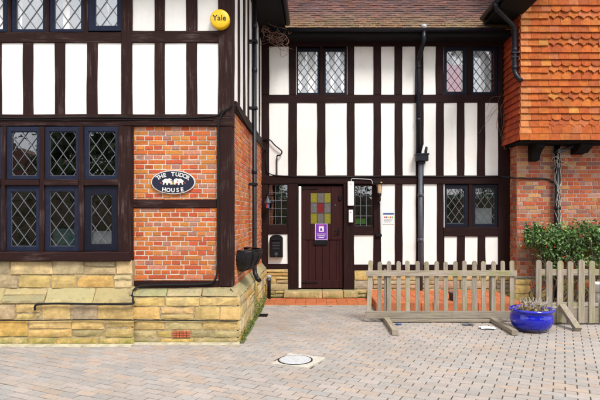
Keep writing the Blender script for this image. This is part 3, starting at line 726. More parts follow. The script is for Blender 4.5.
# right wing roof
mb = MB(); xr, zr = 3.22, 5.33
slab(mb, (xr,12.0,zr+0.02), (xr,8.5,zr+0.02), (6.0,8.5,zr+3.2), (6.0,12.0,zr+3.2), 0.1); slab(mb, (8.8,8.5,zr+0.02), (8.8,12.0,zr+0.02), (6.0,12.0,zr+3.2), (6.0,8.5,zr+3.2), 0.1)
mb.build('roof', M['roof_plain'], house)
mb = MB(); mb.box(xr, xr+0.02, 8.5, 9.95, zr-0.10, zr+0.03); mb.box(xr+0.02, 3.75, 8.5, 10.1, zr-0.085, zr-0.06); mb.build('soffit', M['soffit'], house)
mb = MB(); half_gutter(mb, (xr-0.05,8.5,zr+0.02), (xr-0.05,9.85,zr+0.02), 0.055, (-1,0,0)); mb.build('gutter', M['pipe'], house)

# ---- right wing: brick below, tile hanging above
XR = 3.825; xend = 7.6; zpl = 0.44; zbt = 2.93
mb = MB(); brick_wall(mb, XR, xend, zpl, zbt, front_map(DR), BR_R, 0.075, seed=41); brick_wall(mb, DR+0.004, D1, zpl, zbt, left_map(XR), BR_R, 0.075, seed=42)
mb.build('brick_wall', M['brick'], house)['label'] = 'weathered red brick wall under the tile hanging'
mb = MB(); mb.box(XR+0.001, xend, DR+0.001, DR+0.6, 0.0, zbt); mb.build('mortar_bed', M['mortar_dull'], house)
mb = MB(); stone_wall(mb, XR-0.06, xend, [(0,0.14,None),(0.14,0.30,None),(0.30,0.41,None),(0.41,0.47,[(0.22,0.20,0.18),(0.3,0.27,0.22)])], front_map(DR-0.05), 44, (0.2,0.5))
rdx = random.Random(3)
mb.build('stone_plinth', M['stone'], house)
mb = MB(); mb.box(XR-0.05, xend, DR-0.035, DR, 0, 0.46); mb.build('mortar_bed', M['stone_mortar'], house)
for (x0, x1, z0) in ((530,546,0.22),(548,556,0.16),(575,592,0.2)):     # patches of brick let into the plinth
    mb = MB(); brick_wall(mb, PX(x0,DR-.07), PX(x1,DR-.07), z0, z0+0.15, front_map(DR-0.062), [(0.50,0.10,0.04),(0.52,0.13,0.05)], 0.075, seed=int(x0)); mb.build('brick_patch', M['brick'], house)
OT = [(0.43,0.098,0.016),(0.46,0.118,0.020),(0.39,0.084,0.017),(0.45,0.125,0.022),(0.37,0.086,0.022),(0.47,0.135,0.028),(0.41,0.090,0.015),(0.43,0.108,0.018)]
gauge = 0.1222; tw = 0.181
mb = MB(); rd = random.Random(21)
XT = PX(521.5,DT)
def tile(u0, u1, z, mp, col, kind, out=0.0):
    a, b = u0+0.002, u1-0.002; m = (a+b)/2; top = z+gauge*1.45; th = 0.02; tilt = 0.045
    lift = rd.uniform(-0.002,0.005)
    if kind == 'scallop': low = [(m+(b-a)/2*math.cos(t), z+0.052+0.056*math.sin(t)) for t in [math.pi+math.pi*i/10 for i in range(11)]]
    elif kind == 'point': low = [(a,z+0.055),(a+(b-a)*0.14,z+0.038),(a+(b-a)*0.24,z+0.040),(m,z-0.008),(b-(b-a)*0.24,z+0.040),(b-(b-a)*0.14,z+0.038),(b,z+0.055)]
    else: low = [(a,z+rd.uniform(-0.003,0.003)),(b,z+rd.uniform(-0.003,0.003))]
    pts = low+[(b,top),(a,top)]
    def o_(zz): return out+tilt*(1-(zz-z)/(gauge*1.45))+0.006+lift
    n = len(pts); base = len(mb.v)
    for u, zz in pts: mb.v.append(mp(u, o_(zz)+0.003, zz))
    for u, zz in pts: mb.v.append(mp(u, max(0.0005, o_(zz)+0.003-th*1.3), zz))
    mb.face(tuple(range(base, base+n)), col)
    for k in range(n-1): mb.face((base+k+1, base+k, base+n+k, base+n+k+1), col)
    mb.face((base, base+n-1, base+2*n-1, base+n), col)
rows = 21
for r in range(rows):
    z = zbt+0.035+r*gauge; kind = ('plain','plain','point','scallop')[r % 4]
    flare = 0.05*max(0, 1-r/2.5)
    u = XT; k = 0; sh = 0.0 if r % 2 == 0 else tw/2
    edges = [XT-flare*0.8-0.03, XT+tw*0.62+ (sh*0.5)]
    while edges[-1] < xend: edges.append(edges[-1]+tw*(1+rd.uniform(-0.02,0.02)))
    for i in range(len(edges)-1):
        a, b = edges[i], edges[i+1]; xm = (a+b)/2
        orn = PX(546,DT) < xm < PX(597,DT) or PX(640,DT) < xm < PX(690,DT)
        kd = kind if orn else 'plain'
        c = jc(rd.choice(OT),0.13,rd)
        if i == 0 and rd.random() < 0.8: c = jc((0.52,0.19,0.06),0.12,rd)
        if rd.random() < 0.03: c = jc((0.54,0.22,0.045),0.1,rd)
        if rd.random() < 0.05: c = jc((0.46,0.14,0.05),0.1,rd)
        tile(a, b, z, front_map(DT-flare), c, kd)
        if kd != 'plain':                                          # the course behind shows in the notches
            cc = jc(rd.choice(OT),0.2,rd); a2 = a
            mb.add([mp for mp in ((a,DT-flare-0.002,z-0.01),(b,DT-flare-0.002,z-0.01),(b,DT-flare-0.002,z+0.09),(a,DT-flare-0.002,z+0.09))], [(0,1,2,3)], cc)
    v = DT-flare-0.02; e2 = [v]
    while e2[-1] < D1+0.05: e2.append(e2[-1]+tw*(0.55 if len(e2) == 1 and r % 2 else 1))
    for i in range(len(e2)-1): tile(e2[i], min(e2[i+1],D1+0.05), z, lambda u_, o_, z_: left_map(XT)(e2[i]+min(e2[i+1],D1+0.05)-u_, o_+flare*0.8, z_), jc(rd.choice([(0.40,0.052,0.014),(0.43,0.066,0.016),(0.36,0.048,0.016)]),0.2,rd), 'plain')  # left-facing return: its shade is mixed into a deeper red tile colour
mb.build('tile_hanging', M['tile'], house)['label'] = 'bright orange hung clay tiles with bands of scalloped and pointed tiles'
mb = MB(); mb.box(XT+0.001, xend, DT+0.001, D1+0.3, zbt+0.04, 8.0); mb.build('wall_backing', M['soffit'], house)
mb = MB(); mb.box(XT-0.02, xend, DT-0.03, D1, zbt-0.0, zbt+0.036); mb.build('soffit', M['soffit'], house)
for x0, x1, zd in ((533.5,542,0.30),(577,589,0.17)):
    mb = MB(); a, b = PX(x0,9.6), PX(x1,9.6)
    prof = [(DR,0.0),(DT+0.05,0.0),(DT+0.05,-0.07),(DT+0.13,-0.10),(DT+0.22,-0.16),(DT+0.28,-zd+0.02),(DR,-zd)]
    n = len(prof); mb.v = [(a,y,zbt+z) for y, z in prof]+[(b,y,zbt+z) for y, z in prof]
    mb.face(tuple(reversed(range(n)))); mb.face(tuple(range(n,2*n)))
    for k in range(n): j = (k+1)%n; mb.face((k, j, n+j, n+k))
    mb.build('bracket', M['soffit'], house)

# ---- room interiors seen through the panes
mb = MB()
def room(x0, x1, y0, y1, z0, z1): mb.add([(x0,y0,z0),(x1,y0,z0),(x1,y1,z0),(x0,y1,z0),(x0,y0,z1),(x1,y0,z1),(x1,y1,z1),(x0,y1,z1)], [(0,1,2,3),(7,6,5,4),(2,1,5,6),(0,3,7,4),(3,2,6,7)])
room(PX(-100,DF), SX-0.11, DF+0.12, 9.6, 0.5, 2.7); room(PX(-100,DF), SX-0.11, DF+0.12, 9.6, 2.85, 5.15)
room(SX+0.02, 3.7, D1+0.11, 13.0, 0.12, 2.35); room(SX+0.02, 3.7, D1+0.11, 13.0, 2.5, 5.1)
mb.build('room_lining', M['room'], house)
mb = MB(); mb.box(PX(-100,DF)-0.05, PX(-100,DF), DF, 9.7, 0, 5.2); mb.build('end_wall', M['plaster'], house)

# ---- rainwater pipes
def pipe(name, pts, r, mat, collars=(), parent=house, clr=1.25, n=12):
    mb = MB(); mb.tube(pts, r, n)
    for z, (x, y) in collars: mb.lathe([(r,-0.035),(r*clr,-0.03),(r*clr,0.03),(r,0.035)], x, y, z, n)
    return mb.build(name, mat, parent)
p8 = (SX+0.085, 8.2)
pipe('downpipe', [(p8[0],p8[1],5.1),(p8[0],p8[1],0.78),(p8[0]+0.01,p8[1]-0.02,0.70),(p8[0]+0.05,p8[1]-0.07,0.62),(p8[0]+0.09,p8[1]-0.12,0.60)], 0.036, M['pipe'], [(3.9,p8),(2.3,p8),(0.95,p8),(4.6,p8)])
mb = MB()
for z in (4.35, 3.3, 2.1): mb.box(SX, p8[0]+0.05, p8[1]-0.05, p8[1]+0.05, z-0.02, z+0.02, 0.004)
mb.build('pipe_clip', M['pipe'], house)
xq = PX(422.6,9.85); xq2 = PX(418.4,D1-0.06); zq = lambda py: PZ(py, D1-0.06)
pipe('downpipe', [(xq,9.74,ze-0.03),(xq,9.74,ze-0.2),(xq-0.005,9.78,ze-0.27),(xq2+0.01,D1-0.08,zq(58)),(xq2,D1-0.065,zq(62)),(xq2,D1-0.065,zq(155))], 0.043, M['pipe'], [(zq(67),(xq2,D1-0.065)),(zq(120),(xq2,D1-0.065))])
mb = MB(); mb.lathe([(0.02,-0.02),(0.05,-0.015),(0.058,0.02),(0.05,0.05),(0.03,0.065)], xq, 9.72, zq(35.5), 14); mb.build('gutter_outlet', M['pale_pipe'], house)
hxc = PX(421.6,D1-0.08)
mb = MB(); w = 0.118; z0, z1 = zq(161.5), zq(154)
mb.box(hxc-w, hxc+w, D1-0.17, D1-0.02, z0, z1, 0.01); mb.box(hxc-w-0.012, hxc+w+0.012, D1-0.182, D1-0.018, z1-0.03, z1+0.004, 0.006)
mb.box(hxc-w*0.5, hxc+w*0.5, D1-0.13, D1-0.03, z0-0.05, z0, 0.01); mb.build('hopper_head', M['pipe'], house)
xh = PX(420.4,D1-0.06)
pipe('downpipe', [(xh,D1-0.07,z0-0.03),(xh,D1-0.07,0.1)], 0.045, M['pipe_grey'], [(zq(195),(xh,D1-0.07)),(zq(240),(xh,D1-0.07))])
mb = MB(); mb.tube(smooth_path([(hxc+0.01,D1-0.1,z1),(hxc+0.03,D1-0.1,z1+0.09),(hxc+0.055,D1-0.06,z1+0.15),(hxc+0.06,D1+0.0,z1+0.17)]), 0.026, 10); mb.build('waste_pipe', M['white_plastic'], house)
mb = MB(); mb.tube(smooth_path([(hxc+0.08,D1-0.1,z1-0.01),(hxc+0.085,D1-0.1,z1+0.08),(hxc+0.10,D1-0.06,z1+0.12),(hxc+0.10,D1,z1+0.13)]), 0.024, 10); mb.build('waste_pipe', M['pipe'], house)
yp_ = 9.46; xp = PX(514.6,yp_)
pipe('downpipe', [(xr-0.05,9.05,zr-0.02),(xr-0.04,9.1,zr-0.1),(xp-0.04,yp_-0.03,5.06),(xp,yp_,4.98),(xp,yp_,4.24),(xp+0.015,yp_-0.015,4.17),(xp+0.05,yp_-0.06,4.09),(xp+0.085,yp_-0.10,4.03)], 0.043, M['pipe'], [(4.62,(xp,yp_)),(4.3,(xp,yp_))])
mb = MB(); mb.box(xp-0.06, xp+0.10, yp_-0.05, yp_+0.05, 4.55, 4.585, 0.004); mb.box(xp-0.06, xp+0.10, yp_-0.045, yp_+0.045, 4.47, 4.5, 0.004); mb.build('pipe_clip', M['pipe'], house)
xd, yd = PX(557.8,9.74), 9.76
pipe('downpipe', [(xd,yd,zbt+0.02),(xd,yd,0.05)], 0.055, M['pipe'], [(zbt-0.12,(xd,yd)),(1.75,(xd,yd)),(0.95,(xd,yd))], clr=1.22)
mb = MB(); mb.tube(smooth_path([(xd+0.0,yd-0.045,zbt-0.10),(xd+0.1,yd-0.06,zbt-0.10),(xd+0.2,yd-0.02,zbt-0.05),(xd+0.32,yd,zbt-0.02)]), 0.03, 8); mb.build('branch_pipe', M['pipe_grey'], house)
mb = MB(); mb.tube(smooth_path([(PX(500,D1),D1-0.045,PZ(177,D1)),(PX(511,9.9),DR-0.05,PZ(178,DR)),(PX(525,DR),DR-0.03,PZ(178.5,DR)),(PX(545,DR),DR-0.03,PZ(179,DR)),(PX(551,DR),DR-0.03,PZ(182,DR)),(PX(556,DR),DR-0.06,PZ(182.5,DR))]), 0.016, 8); mb.build('branch_pipe', M['pipe'], house)

# ---- cables
def cable(pts, r=0.009, n=5, mat='cable', name='cable'):
    mb = MB(); mb.tube(smooth_path(pts, n), r, 7); return mb.build(name, M[mat], house)
f = lambda x, y, D, o: (PX(x,D), D-o, PZ(y,D))
cable([f(-90,118,DF,0.042),f(-20,117.6,DF,0.042),f(30,118.8,DF,0.042),f(75,117.8,DF,0.042),f(122,118,DF,0.042),f(170,118.6,DF,0.042),f(214,117,DF,0.042),f(222,112,DF,0.042),f(229,109,DF,0.045),f(234,104,DF,0.042)], 0.008)
cable([f(-90,120.3,DF,0.04),f(60,120.6,DF,0.04),f(180,120,DF,0.04),f(214,120.4,DF,0.04)], 0.006)
cable([f(229.5,108.6,DF,0.05),f(223,114,DF,0.05),f(219.5,124,DF,0.045),f(218.6,140,DF,0.032),f(218.4,200,DF,0.032),f(218,260,DF,0.034),f(217.6,274,DF,0.035),f(214,281,DF,0.045),f(206,283.6,DF,0.045),f(170,284.4,DF,0.05),f(147,285.2,DF,0.05),f(139,286.5,DF,0.06),f(135.6,291,DF,0.12),f(134.6,299,DPS,0.06),f(131.6,303.6,DBS,0.03),f(100,303.8,DBS,0.03),f(60,303.2,DBS,0.03),f(40,304,DBS,0.03),f(36.2,306.5,DBS,0.03),f(36.5,310,DBS,0.03)], 0.0135)
cable([f(-90,320,DBS,0.016),f(20,320.2,DBS,0.016),f(90,319.6,DBS,0.016),f(131,320,DBS,0.016),f(134.5,320,DBS,-0.02),f(138,319.8,DPS,0.016),f(190,320.4,DPS,0.016),f(238,321,DPS,0.016)], 0.007)
cable([(SX+0.03,DF+0.02,PZ(105,DF)),(SX+0.03,7.5,2.96),(SX+0.03,9.0,2.93),(SX+0.05,10.0,2.90),(PX(266,D1),D1-0.03,PZ(150,D1)),(PX(266.5,D1),D1-0.03,PZ(165,D1)),(PX(270,D1),D1-0.036,PZ(174,D1)),(PX(290,D1),D1-0.04,PZ(176.4,D1)),(PX(340,D1),D1-0.04,PZ(177,D1)),(PX(400,D1),D1-0.04,PZ(176.4,D1)),(PX(450,D1),D1-0.04,PZ(177,D1)),(PX(498,D1),D1-0.04,PZ(176.6,D1))], 0.011)
cable([f(262,140,D1,0.02),f(269.5,140,D1,0.05),f(275,145.5,D1,0.05),f(281,150.4,D1,0.05),f(282,153,D1,0.05),f(280,155.6,D1,0.05),f(277.4,156,D1,0.045),f(277,160,D1,0.03),f(277,175.5,D1,0.03)], 0.013, mat='iron', name='overflow_pipe')
cable([f(351,181.4,D1,0.05),f(351.4,179.4,D1,0.05),f(353,178.9,D1,0.045),f(362,179.2,D1,0.045),f(370,179.8,D1,0.045),f(371.8,181.6,D1,0.04),f(372.4,184,D1,0.04),f(376,184.4,D1,0.05)], 0.009, mat='pale_pipe', name='conduit')

# ------------------------------------------------------------------ fittings on the walls (things of their own)
# oval house sign
D = DF+0.0; cx, cz = PX(173.6,D), PZ(182.2,D); ax, az = 22*D/F, 11.9*D/F
sign = empty('house_sign', (cx, D, cz), 'oval midnight blue house name sign with cream lettering on the orange brick panel', 'sign')
def oval(mb, a, b, y0, y1, n=48): mb.prism_y([(cx+a*math.cos(2*math.pi*k/n), cz+b*math.sin(2*math.pi*k/n)) for k in range(n)], y0, y1)
mb = MB(); oval(mb, ax, az, D-0.022, D+0.01); mb.build('rim', M['sign_white'], sign)
mb = MB(); oval(mb, ax*0.955, az*0.925, D-0.027, D-0.004); mb.build('board', M['sign_blue'], sign)
mb = MB(); y = D-0.0285
s = 'THE TUDOR'
for k, ch in enumerate(s):
    t = (k-(len(s)-1)/2)/((len(s)-1)/2); a = math.radians(90-57*t); ex, ez = ax*0.80, az*0.66
    if ch == ' ': mb.build('lettering', M['sign_white'], sign); mb = MB()
    else: text_into(mb, ch, 0.072, cx+ex*math.cos(a), y, cz+ez*math.sin(a)-0.002, rot=-math.atan2(ez*math.cos(a), ex*math.sin(a))*0.85, bold=0.0022, depth=0.001)
mb.build('lettering', M['sign_white'], sign); mb = MB()
s = 'HOUSE'
for k, ch in enumerate(s):
    t = (k-2)/2; a = math.radians(270+25*t); ex, ez = ax*0.84, az*0.74
    text_into(mb, ch, 0.070, cx+ex*math.cos(a)*1.15, y, cz+ez*math.sin(a)+0.006, rot=math.atan2(ez*math.cos(a), -ex*math.sin(a))*0.5, bold=0.0022, depth=0.001)
mb.build('lettering', M['sign_white'], sign)
mb = MB()                                                           # two pale beasts facing each other
for sgn in (-1, 1):
    pts = [(0.005,0.012),(0.015,0.030),(0.035,0.040),(0.06,0.034),(0.085,0.036),(0.105,0.024),(0.122,0.010),(0.108,0.004),(0.112,-0.022),(0.098,-0.024),(0.092,-0.004),(0.075,-0.006),(0.070,-0.026),(0.056,-0.026),(0.052,-0.006),(0.030,-0.008),(0.026,-0.024),(0.014,-0.022),(0.012,-0.002)]
    ol = [(cx+sgn*x*1.15, cz+z*1.3-0.004) for x, z in pts]
    if sgn > 0: ol = ol[::-1]
    mb.prism_y(ol, y-0.0025+sgn*0.0004, D-0.02)
mb.build('emblem', M['sign_white'], sign)
mb = MB()
for x, z in ((-0.152,-0.012),(0.152,-0.012),(-0.045,-0.018),(0.045,-0.018),(-0.02,0.02),(0.06,0.012)): mb.prism_y([(cx+x+0.009*math.cos(a), cz+z+0.009*math.sin(a)) for a in [k*math.pi/4 for k in range(8)]], y-0.004, D-0.02)
mb.build('red_flower', M['sign_red'], sign)
mb = MB(); mb.prism_y([(cx-0.012,cz-0.03),(cx+0.012,cz-0.03),(cx+0.007,cz-0.004),(cx-0.007,cz-0.004)], y-0.005, D-0.02); mb.build('gold_mark', M['sign_gold'], sign)

# round yellow alarm box
cx, cz = PX(220.9,DF), PZ(21.3,DF); r = 9.6*DF/F
al = empty('alarm_box', (cx, DF, cz), 'round yellow burglar alarm box on the upper corner post of the left wing', 'alarm')
mb = MB(); n = 40; o = 0
prof = [(r,0.02),(r,0.075),(r*0.96,0.09),(r*0.85,0.098),(0.4*r,0.102)]
for rr, out in prof: mb.v += [(cx+rr*math.cos(2*math.pi*k/n), DF-out, cz+rr*math.sin(2*math.pi*k/n)) for k in range(n)]
for i in range(len(prof)-1):
    for k in range(n): a = i*n+k; b = i*n+(k+1)%n; mb.face((a, b, b+n, a+n), smooth=True)
mb.face(tuple(range((len(prof)-1)*n, len(prof)*n)))
mb.build('cover', M['yellow'], al)
mb = MB(); text_into(mb, 'Yale', 0.098, cx, DF-0.1035, cz+0.004, bold=0.0012, depth=0.001); mb.build('lettering', M['ink'], al)

# letterbox left of the door
cx = PX(276.6,D1); D = D1
lb = empty('letterbox', (cx, D1, PZ(257,D1)), 'black cast iron letterbox with an arched top on the white panel left of the door', 'letterbox')
w = 0.126; zb_, zt_ = PZ(257,D1), PZ(238.5,D1)
mb = MB(); ol = [(cx-w,zb_),(cx+w,zb_)]+arc(cx, zt_, w, 0, math.pi, 14)
ol = [(x, z if z <= zt_ else zt_+(z-zt_)*0.6) for x, z in ol]
mb.prism_y(ol, D1-0.10, D1+0.004); b = mb.build('body', M['iron'], lb)
mb = MB(); ol2 = [(cx+(x-cx)*0.86, zb_+0.02+(z-zb_)*0.91) for x, z in ol]; mb.prism_y(ol2, D1-0.112, D1-0.09); mb.build('front_plate', M['iron'], lb)
mb = MB(); mb.box(cx-0.085, cx+0.085, D1-0.135, D1-0.11, zt_-0.035, zt_+0.0, 0.008); mb.build('flap', M['iron'], lb)
mb = MB()
for k in range(3): mb.box(cx-0.07, cx+0.07, D1-0.116, D1-0.11, zt_-0.09-k*0.05, zt_-0.078-k*0.05, 0.002)
mb.build('relief', M['pipe_grey'], lb); mb = MB()
mb.prism_y([(cx+0.03*math.cos(a), zb_+0.07+0.03*math.sin(a)) for a in [k*math.pi/8 for k in range(16)]], D1-0.117, D1-0.11); mb.build('relief', M['pipe_grey'], lb)
mb = MB(); mb.lathe([(0.003,-0.006),(0.012,-0.004),(0.012,0.004),(0.003,0.006)], cx, D1-0.116, zb_+0.025, 10); mb.build('lock', M['lead'], lb)

# hanging lantern in the corner, left of the door
cx, cy = PX(267.6,10.0), 10.02; z0 = PZ(198,10)
la = empty('wall_lantern', (cx, D1, z0), 'small black lantern with conical hood and coloured glass in the corner by the left wing', 'lantern')
mb = MB(); mb.lathe([(0.008,0.045),(0.012,0.02),(0.02,0.0),(0.07,-0.085),(0.072,-0.10),(0.05,-0.10)], cx, cy, z0, 16); mb.build('hood', M['pipe_grey'], la)
mb = MB(); mb.tube(smooth_path([(cx,cy,z0+0.03),(cx,cy,z0+0.07),(cx-0.02,cy+0.05,z0+0.09),(cx-0.03,D1-0.0,z0+0.06)]), 0.009, 8); mb.build('bracket', M['iron'], la)
for a0, m in ((0,'print_red'),(1,'print_blue'),(2,'red_glass'),(3,'print_blue')):
    mb = MB(); vs = []
    for k in range(5):
        a = math.pi/2*a0+math.pi+ math.pi/2*k/4; vs += [(cx+0.045*math.cos(a),cy+0.045*math.sin(a),z0-0.10),(cx+0.032*math.cos(a),cy+0.032*math.sin(a),z0-0.19)]
    mb.add(vs, [(2*k,2*k+1,2*k+3,2*k+2) for k in range(4)], smooth=True); mb.build('glass_panel', M[m], la)
mb = MB(); mb.lathe([(0.034,-0.19),(0.036,-0.20),(0.02,-0.215),(0.006,-0.235)][::-1], cx, cy, z0, 12); mb.build('base_cap', M['iron'], la)

# lantern to the right of the door
cx, cy = PX(379.4,10.05), 10.06; s = 10.06/F
la = empty('wall_lantern', (cx, D1, PZ(198,10.06)), 'black lantern with amber glass on the post right of the door window', 'lantern')
mb = MB(); mb.box(PX(373.4,10.06), PX(383.4,10.06), cy-0.07, D1-0.02, PZ(184.2,10.06), PZ(181.6,10.06), 0.01); mb.build('top_plate', M['iron'], la)
mb = MB(); mb.lathe([(0.012,-0.008),(0.018,0),(0.012,0.01)], PX(380.8,10.06), cy-0.075, PZ(182.8,10.06), 10); mb.build('sensor_eye', M['yellow'], la)
mb = MB(); mb.lathe([(0.038,PZ(193.2,10.06)),(0.054,PZ(184.4,10.06))], cx, cy, 0, 8, smooth=False); mb.build('lamp_glass', M['amber'], la)
mb = MB()
for k in range(4):
    a = math.pi/4+k*math.pi/2; mb.tube([(cx+0.040*math.cos(a),cy+0.040*math.sin(a),PZ(193.2,10.06)),(cx+0.057*math.cos(a),cy+0.057*math.sin(a),PZ(184.4,10.06))], 0.005, 5)
mb.lathe([(0.02,PZ(197.4,10.06)),(0.042,PZ(195,10.06)),(0.044,PZ(193.2,10.06))], cx, cy, 0, 12); mb.build('lamp_cage', M['iron'], la)
mb = MB(); mb.tube(smooth_path([(cx,cy,PZ(197,10.06)),(cx,cy,PZ(200,10.06)),(cx+0.0,cy+0.06,PZ(203,10.06)),(cx,D1-0.0,PZ(202,10.06))]), 0.014, 8); mb.build('bracket', M['iron'], la)
mb = MB(); mb.tube([(PX(380.4,D1),D1-0.03,PZ(201,D1)),(PX(380.2,D1),D1-0.03,PZ(236,D1))], 0.015, 8); mb.build('cable_duct', M['pale_pipe'], la)
mb = MB(); mb.box(PX(375.5,D1), PX(381.6,D1), D1-0.06, D1-0.014, PZ(236.6,D1), PZ(234,D1), 0.006); mb.build('duct_clip', M['iron'], la)

# white sensor boxes on the door post
for (x0, x1, y0, y1, lab) in ((347.4,353.6,181.6,206,'tall white alarm box on the post right of the door'),(348.4,352.8,206.8+3,222.6,'short white alarm box below the tall one on the door post')):
    t = empty('sensor_box', (PX((x0+x1)/2,D1), D1, PZ(y1,D1)), lab, 'alarm box')
    mb = MB(); mb.box(PX(x0,D1), PX(x1,D1), D1-0.085, D1-0.02, PZ(y1,D1), PZ(y0,D1), 0.012); mb.build('casing', M['white_plastic'], t)
    mb = MB(); mb.lathe([(0.006,-0.006),(0.009,0.0),(0.006,0.006)], PX((x0+x1)/2,D1), D1-0.086, PZ(y0+2.6,D1), 8); mb.build('indicator', M['ink'], t)

# purple notice on the door
x0, x1, z0, z1 = PX(315,D1), PX(327.6,D1), PZ(240.2,D1), PZ(223.6,D1); yb = D1+0.016
t = empty('door_notice', ((x0+x1)/2, yb, z0), 'purple notice with a white picture square stuck on the front door', 'notice')
mb = MB(); mb.box(x0, x1, yb, yb+0.006, z0, z1); mb.build('sheet', M['purple'], t)
mb = MB(); mb.box(x0+0.075, x1-0.075, yb-0.003, yb+0.001, z1-0.16, z1-0.055)
for k, wd in enumerate((0.10,0.085,0.06)): mb.box((x0+x1)/2-wd*0.9, (x0+x1)/2+wd*0.9, yb-0.003, yb+0.001, z1-0.21-k*0.035, z1-0.20-k*0.035)
for e in ((x0+0.004,x0+0.012,z0,z1),(x1-0.012,x1-0.004,z0,z1),(x0,x1,z1-0.012,z1-0.004),(x0,x1,z0+0.004,z0+0.012)): mb.box(e[0], e[1], yb-0.0022, yb+0.001, e[2], e[3])
mb.build('print', M['paper'], t)
mb = MB(); mb.prism_y([((x0+x1)/2-0.025+0.0,z1-0.14),((x0+x1)/2+0.025,z1-0.14),((x0+x1)/2+0.012,z1-0.085),((x0+x1)/2-0.02,z1-0.09)], yb-0.005, yb); mb.build('picture', M['purple'], t)
mb = MB(); mb.box((x0+x1)/2-0.05, (x0+x1)/2+0.05, yb-0.003, yb+0.001, z1-0.04, z1-0.022); mb.build('print', M['magenta'], t)

# small rating notice on the white panel
x0, x1, z0, z1 = PX(383,D1), PX(394.2,D1), PZ(224.2,D1), PZ(212.6,D1); yb = D1-0.002
t = empty('wall_notice', ((x0+x1)/2, yb, z0), 'small white paper notice with a blue heading and coloured symbols on the white panel', 'notice')
mb = MB(); mb.box(x0, x1, yb, yb+0.012, z0, z1); mb.build('sheet', M['paper'], t)
mb = MB(); mb.box(x0+0.006, x1-0.006, yb-0.003, yb+0.001, z1-0.04, z1-0.006); mb.build('heading', M['print_blue'], t)
for k, m in enumerate(('print_red','print_blue','sign_gold','print_red','print_green')):
    mb = MB(); mb.box(x0+0.018+k*0.038, x0+0.046+k*0.038, yb-0.003, yb+0.001, z1-0.105, z1-0.075); mb.build('symbol', M[m], t)
mb = MB()
for k in range(3): mb.box(x0+0.015, x1-0.03-k*0.02, yb-0.003, yb+0.001, z1-0.135-k*0.025, z1-0.127-k*0.025)
mb.build('text_line', M['pale_pipe'], t)

# half round wall planter on the side wall
y0, y1 = 6.86, 7.52; ym = (y0+y1)/2; zt_ = 1.13
t = empty('wall_planter', (SX, ym, 0.83), 'black half round wall basket planter hanging on the brick side wall', 'planter')
mb = MB(); n, mrow = 16, 6
for j in range(mrow+1):
    q = j/mrow; rx = 0.28*math.sqrt(max(0.0, 1-q**2.2))+0.01; ry = (y1-y0)/2*math.sqrt(max(0.0,1-q**2.0))+0.01; z = zt_-0.30*q
    for k in range(n+1):
        a = -math.pi/2+math.pi*k/n; wv = 1+0.05*math.sin(k*2.3+j)
        mb.v.append((SX+0.008+rx*math.cos(a)*wv, ym+ry*math.sin(a), z+0.012*math.sin(k*1.7)))
for j in range(mrow):
    for k in range(n): a = j*(n+1)+k; mb.face((a, a+n+1, a+n+2, a+1), smooth=True)
mb.build('basket', simple('black_liner', (0.008,0.008,0.010), 0.45, var=0.3, scale=20, spec=0.3, bmp=1.0), t)
mb = MB()
mb.tube([(SX+0.008+0.29*math.cos(a), ym+0.335*math.sin(a), zt_+0.01) for a in [-math.pi/2+math.pi*k/16 for k in range(17)]], 0.010, 6)
for k in range(1, 8):
    a = -math.pi/2+math.pi*k/8; mb.tube([(SX+0.012+0.29*math.cos(a)*math.sqrt(max(0,1-q**2.2))+0.006, ym+0.335*math.sin(a)*math.sqrt(max(0,1-q*q)), zt_-0.30*q) for q in (0,0.3,0.6,0.85,1)], 0.006, 5)
mb.build('wire_rim', M['iron'], t)
mb = MB(); pts = [(SX+0.01,ym-0.31,zt_-0.01)]+[(SX+0.008+0.26*math.cos(a), ym+0.31*math.sin(a), zt_-0.015+0.012*math.sin(k*3)) for k, a in enumerate([-math.pi/2+math.pi*k/10 for k in range(11)])]
mb.add(pts, [tuple(range(len(pts)))]); mb.build('soil', M['soil'], t)

# short black post by the corner
cx, cy = PX(269,9.92), 9.92
t = empty('stub_post', (cx, cy, 0.02), 'short black post with a pale grey cap standing in the corner by the terracotta tiles', 'post')
mb = MB(); mb.lathe([(0.034,0.0),(0.034,0.36),(0.03,0.365)], cx, cy, 0.02, 14); mb.build('shaft', M['iron'], t)
mb = MB(); mb.lathe([(0.03,0.36),(0.047,0.365),(0.047,0.40),(0.034,0.405),(0.034,0.42)], cx, cy, 0.0, 14); mb.build('collar', M['pipe_grey'], t)
mb = MB(); mb.lathe([(0.036,0.42),(0.046,0.43),(0.046,0.465),(0.03,0.475)], cx, cy, 0.0, 14); mb.build('cap', M['pale_pipe'], t)

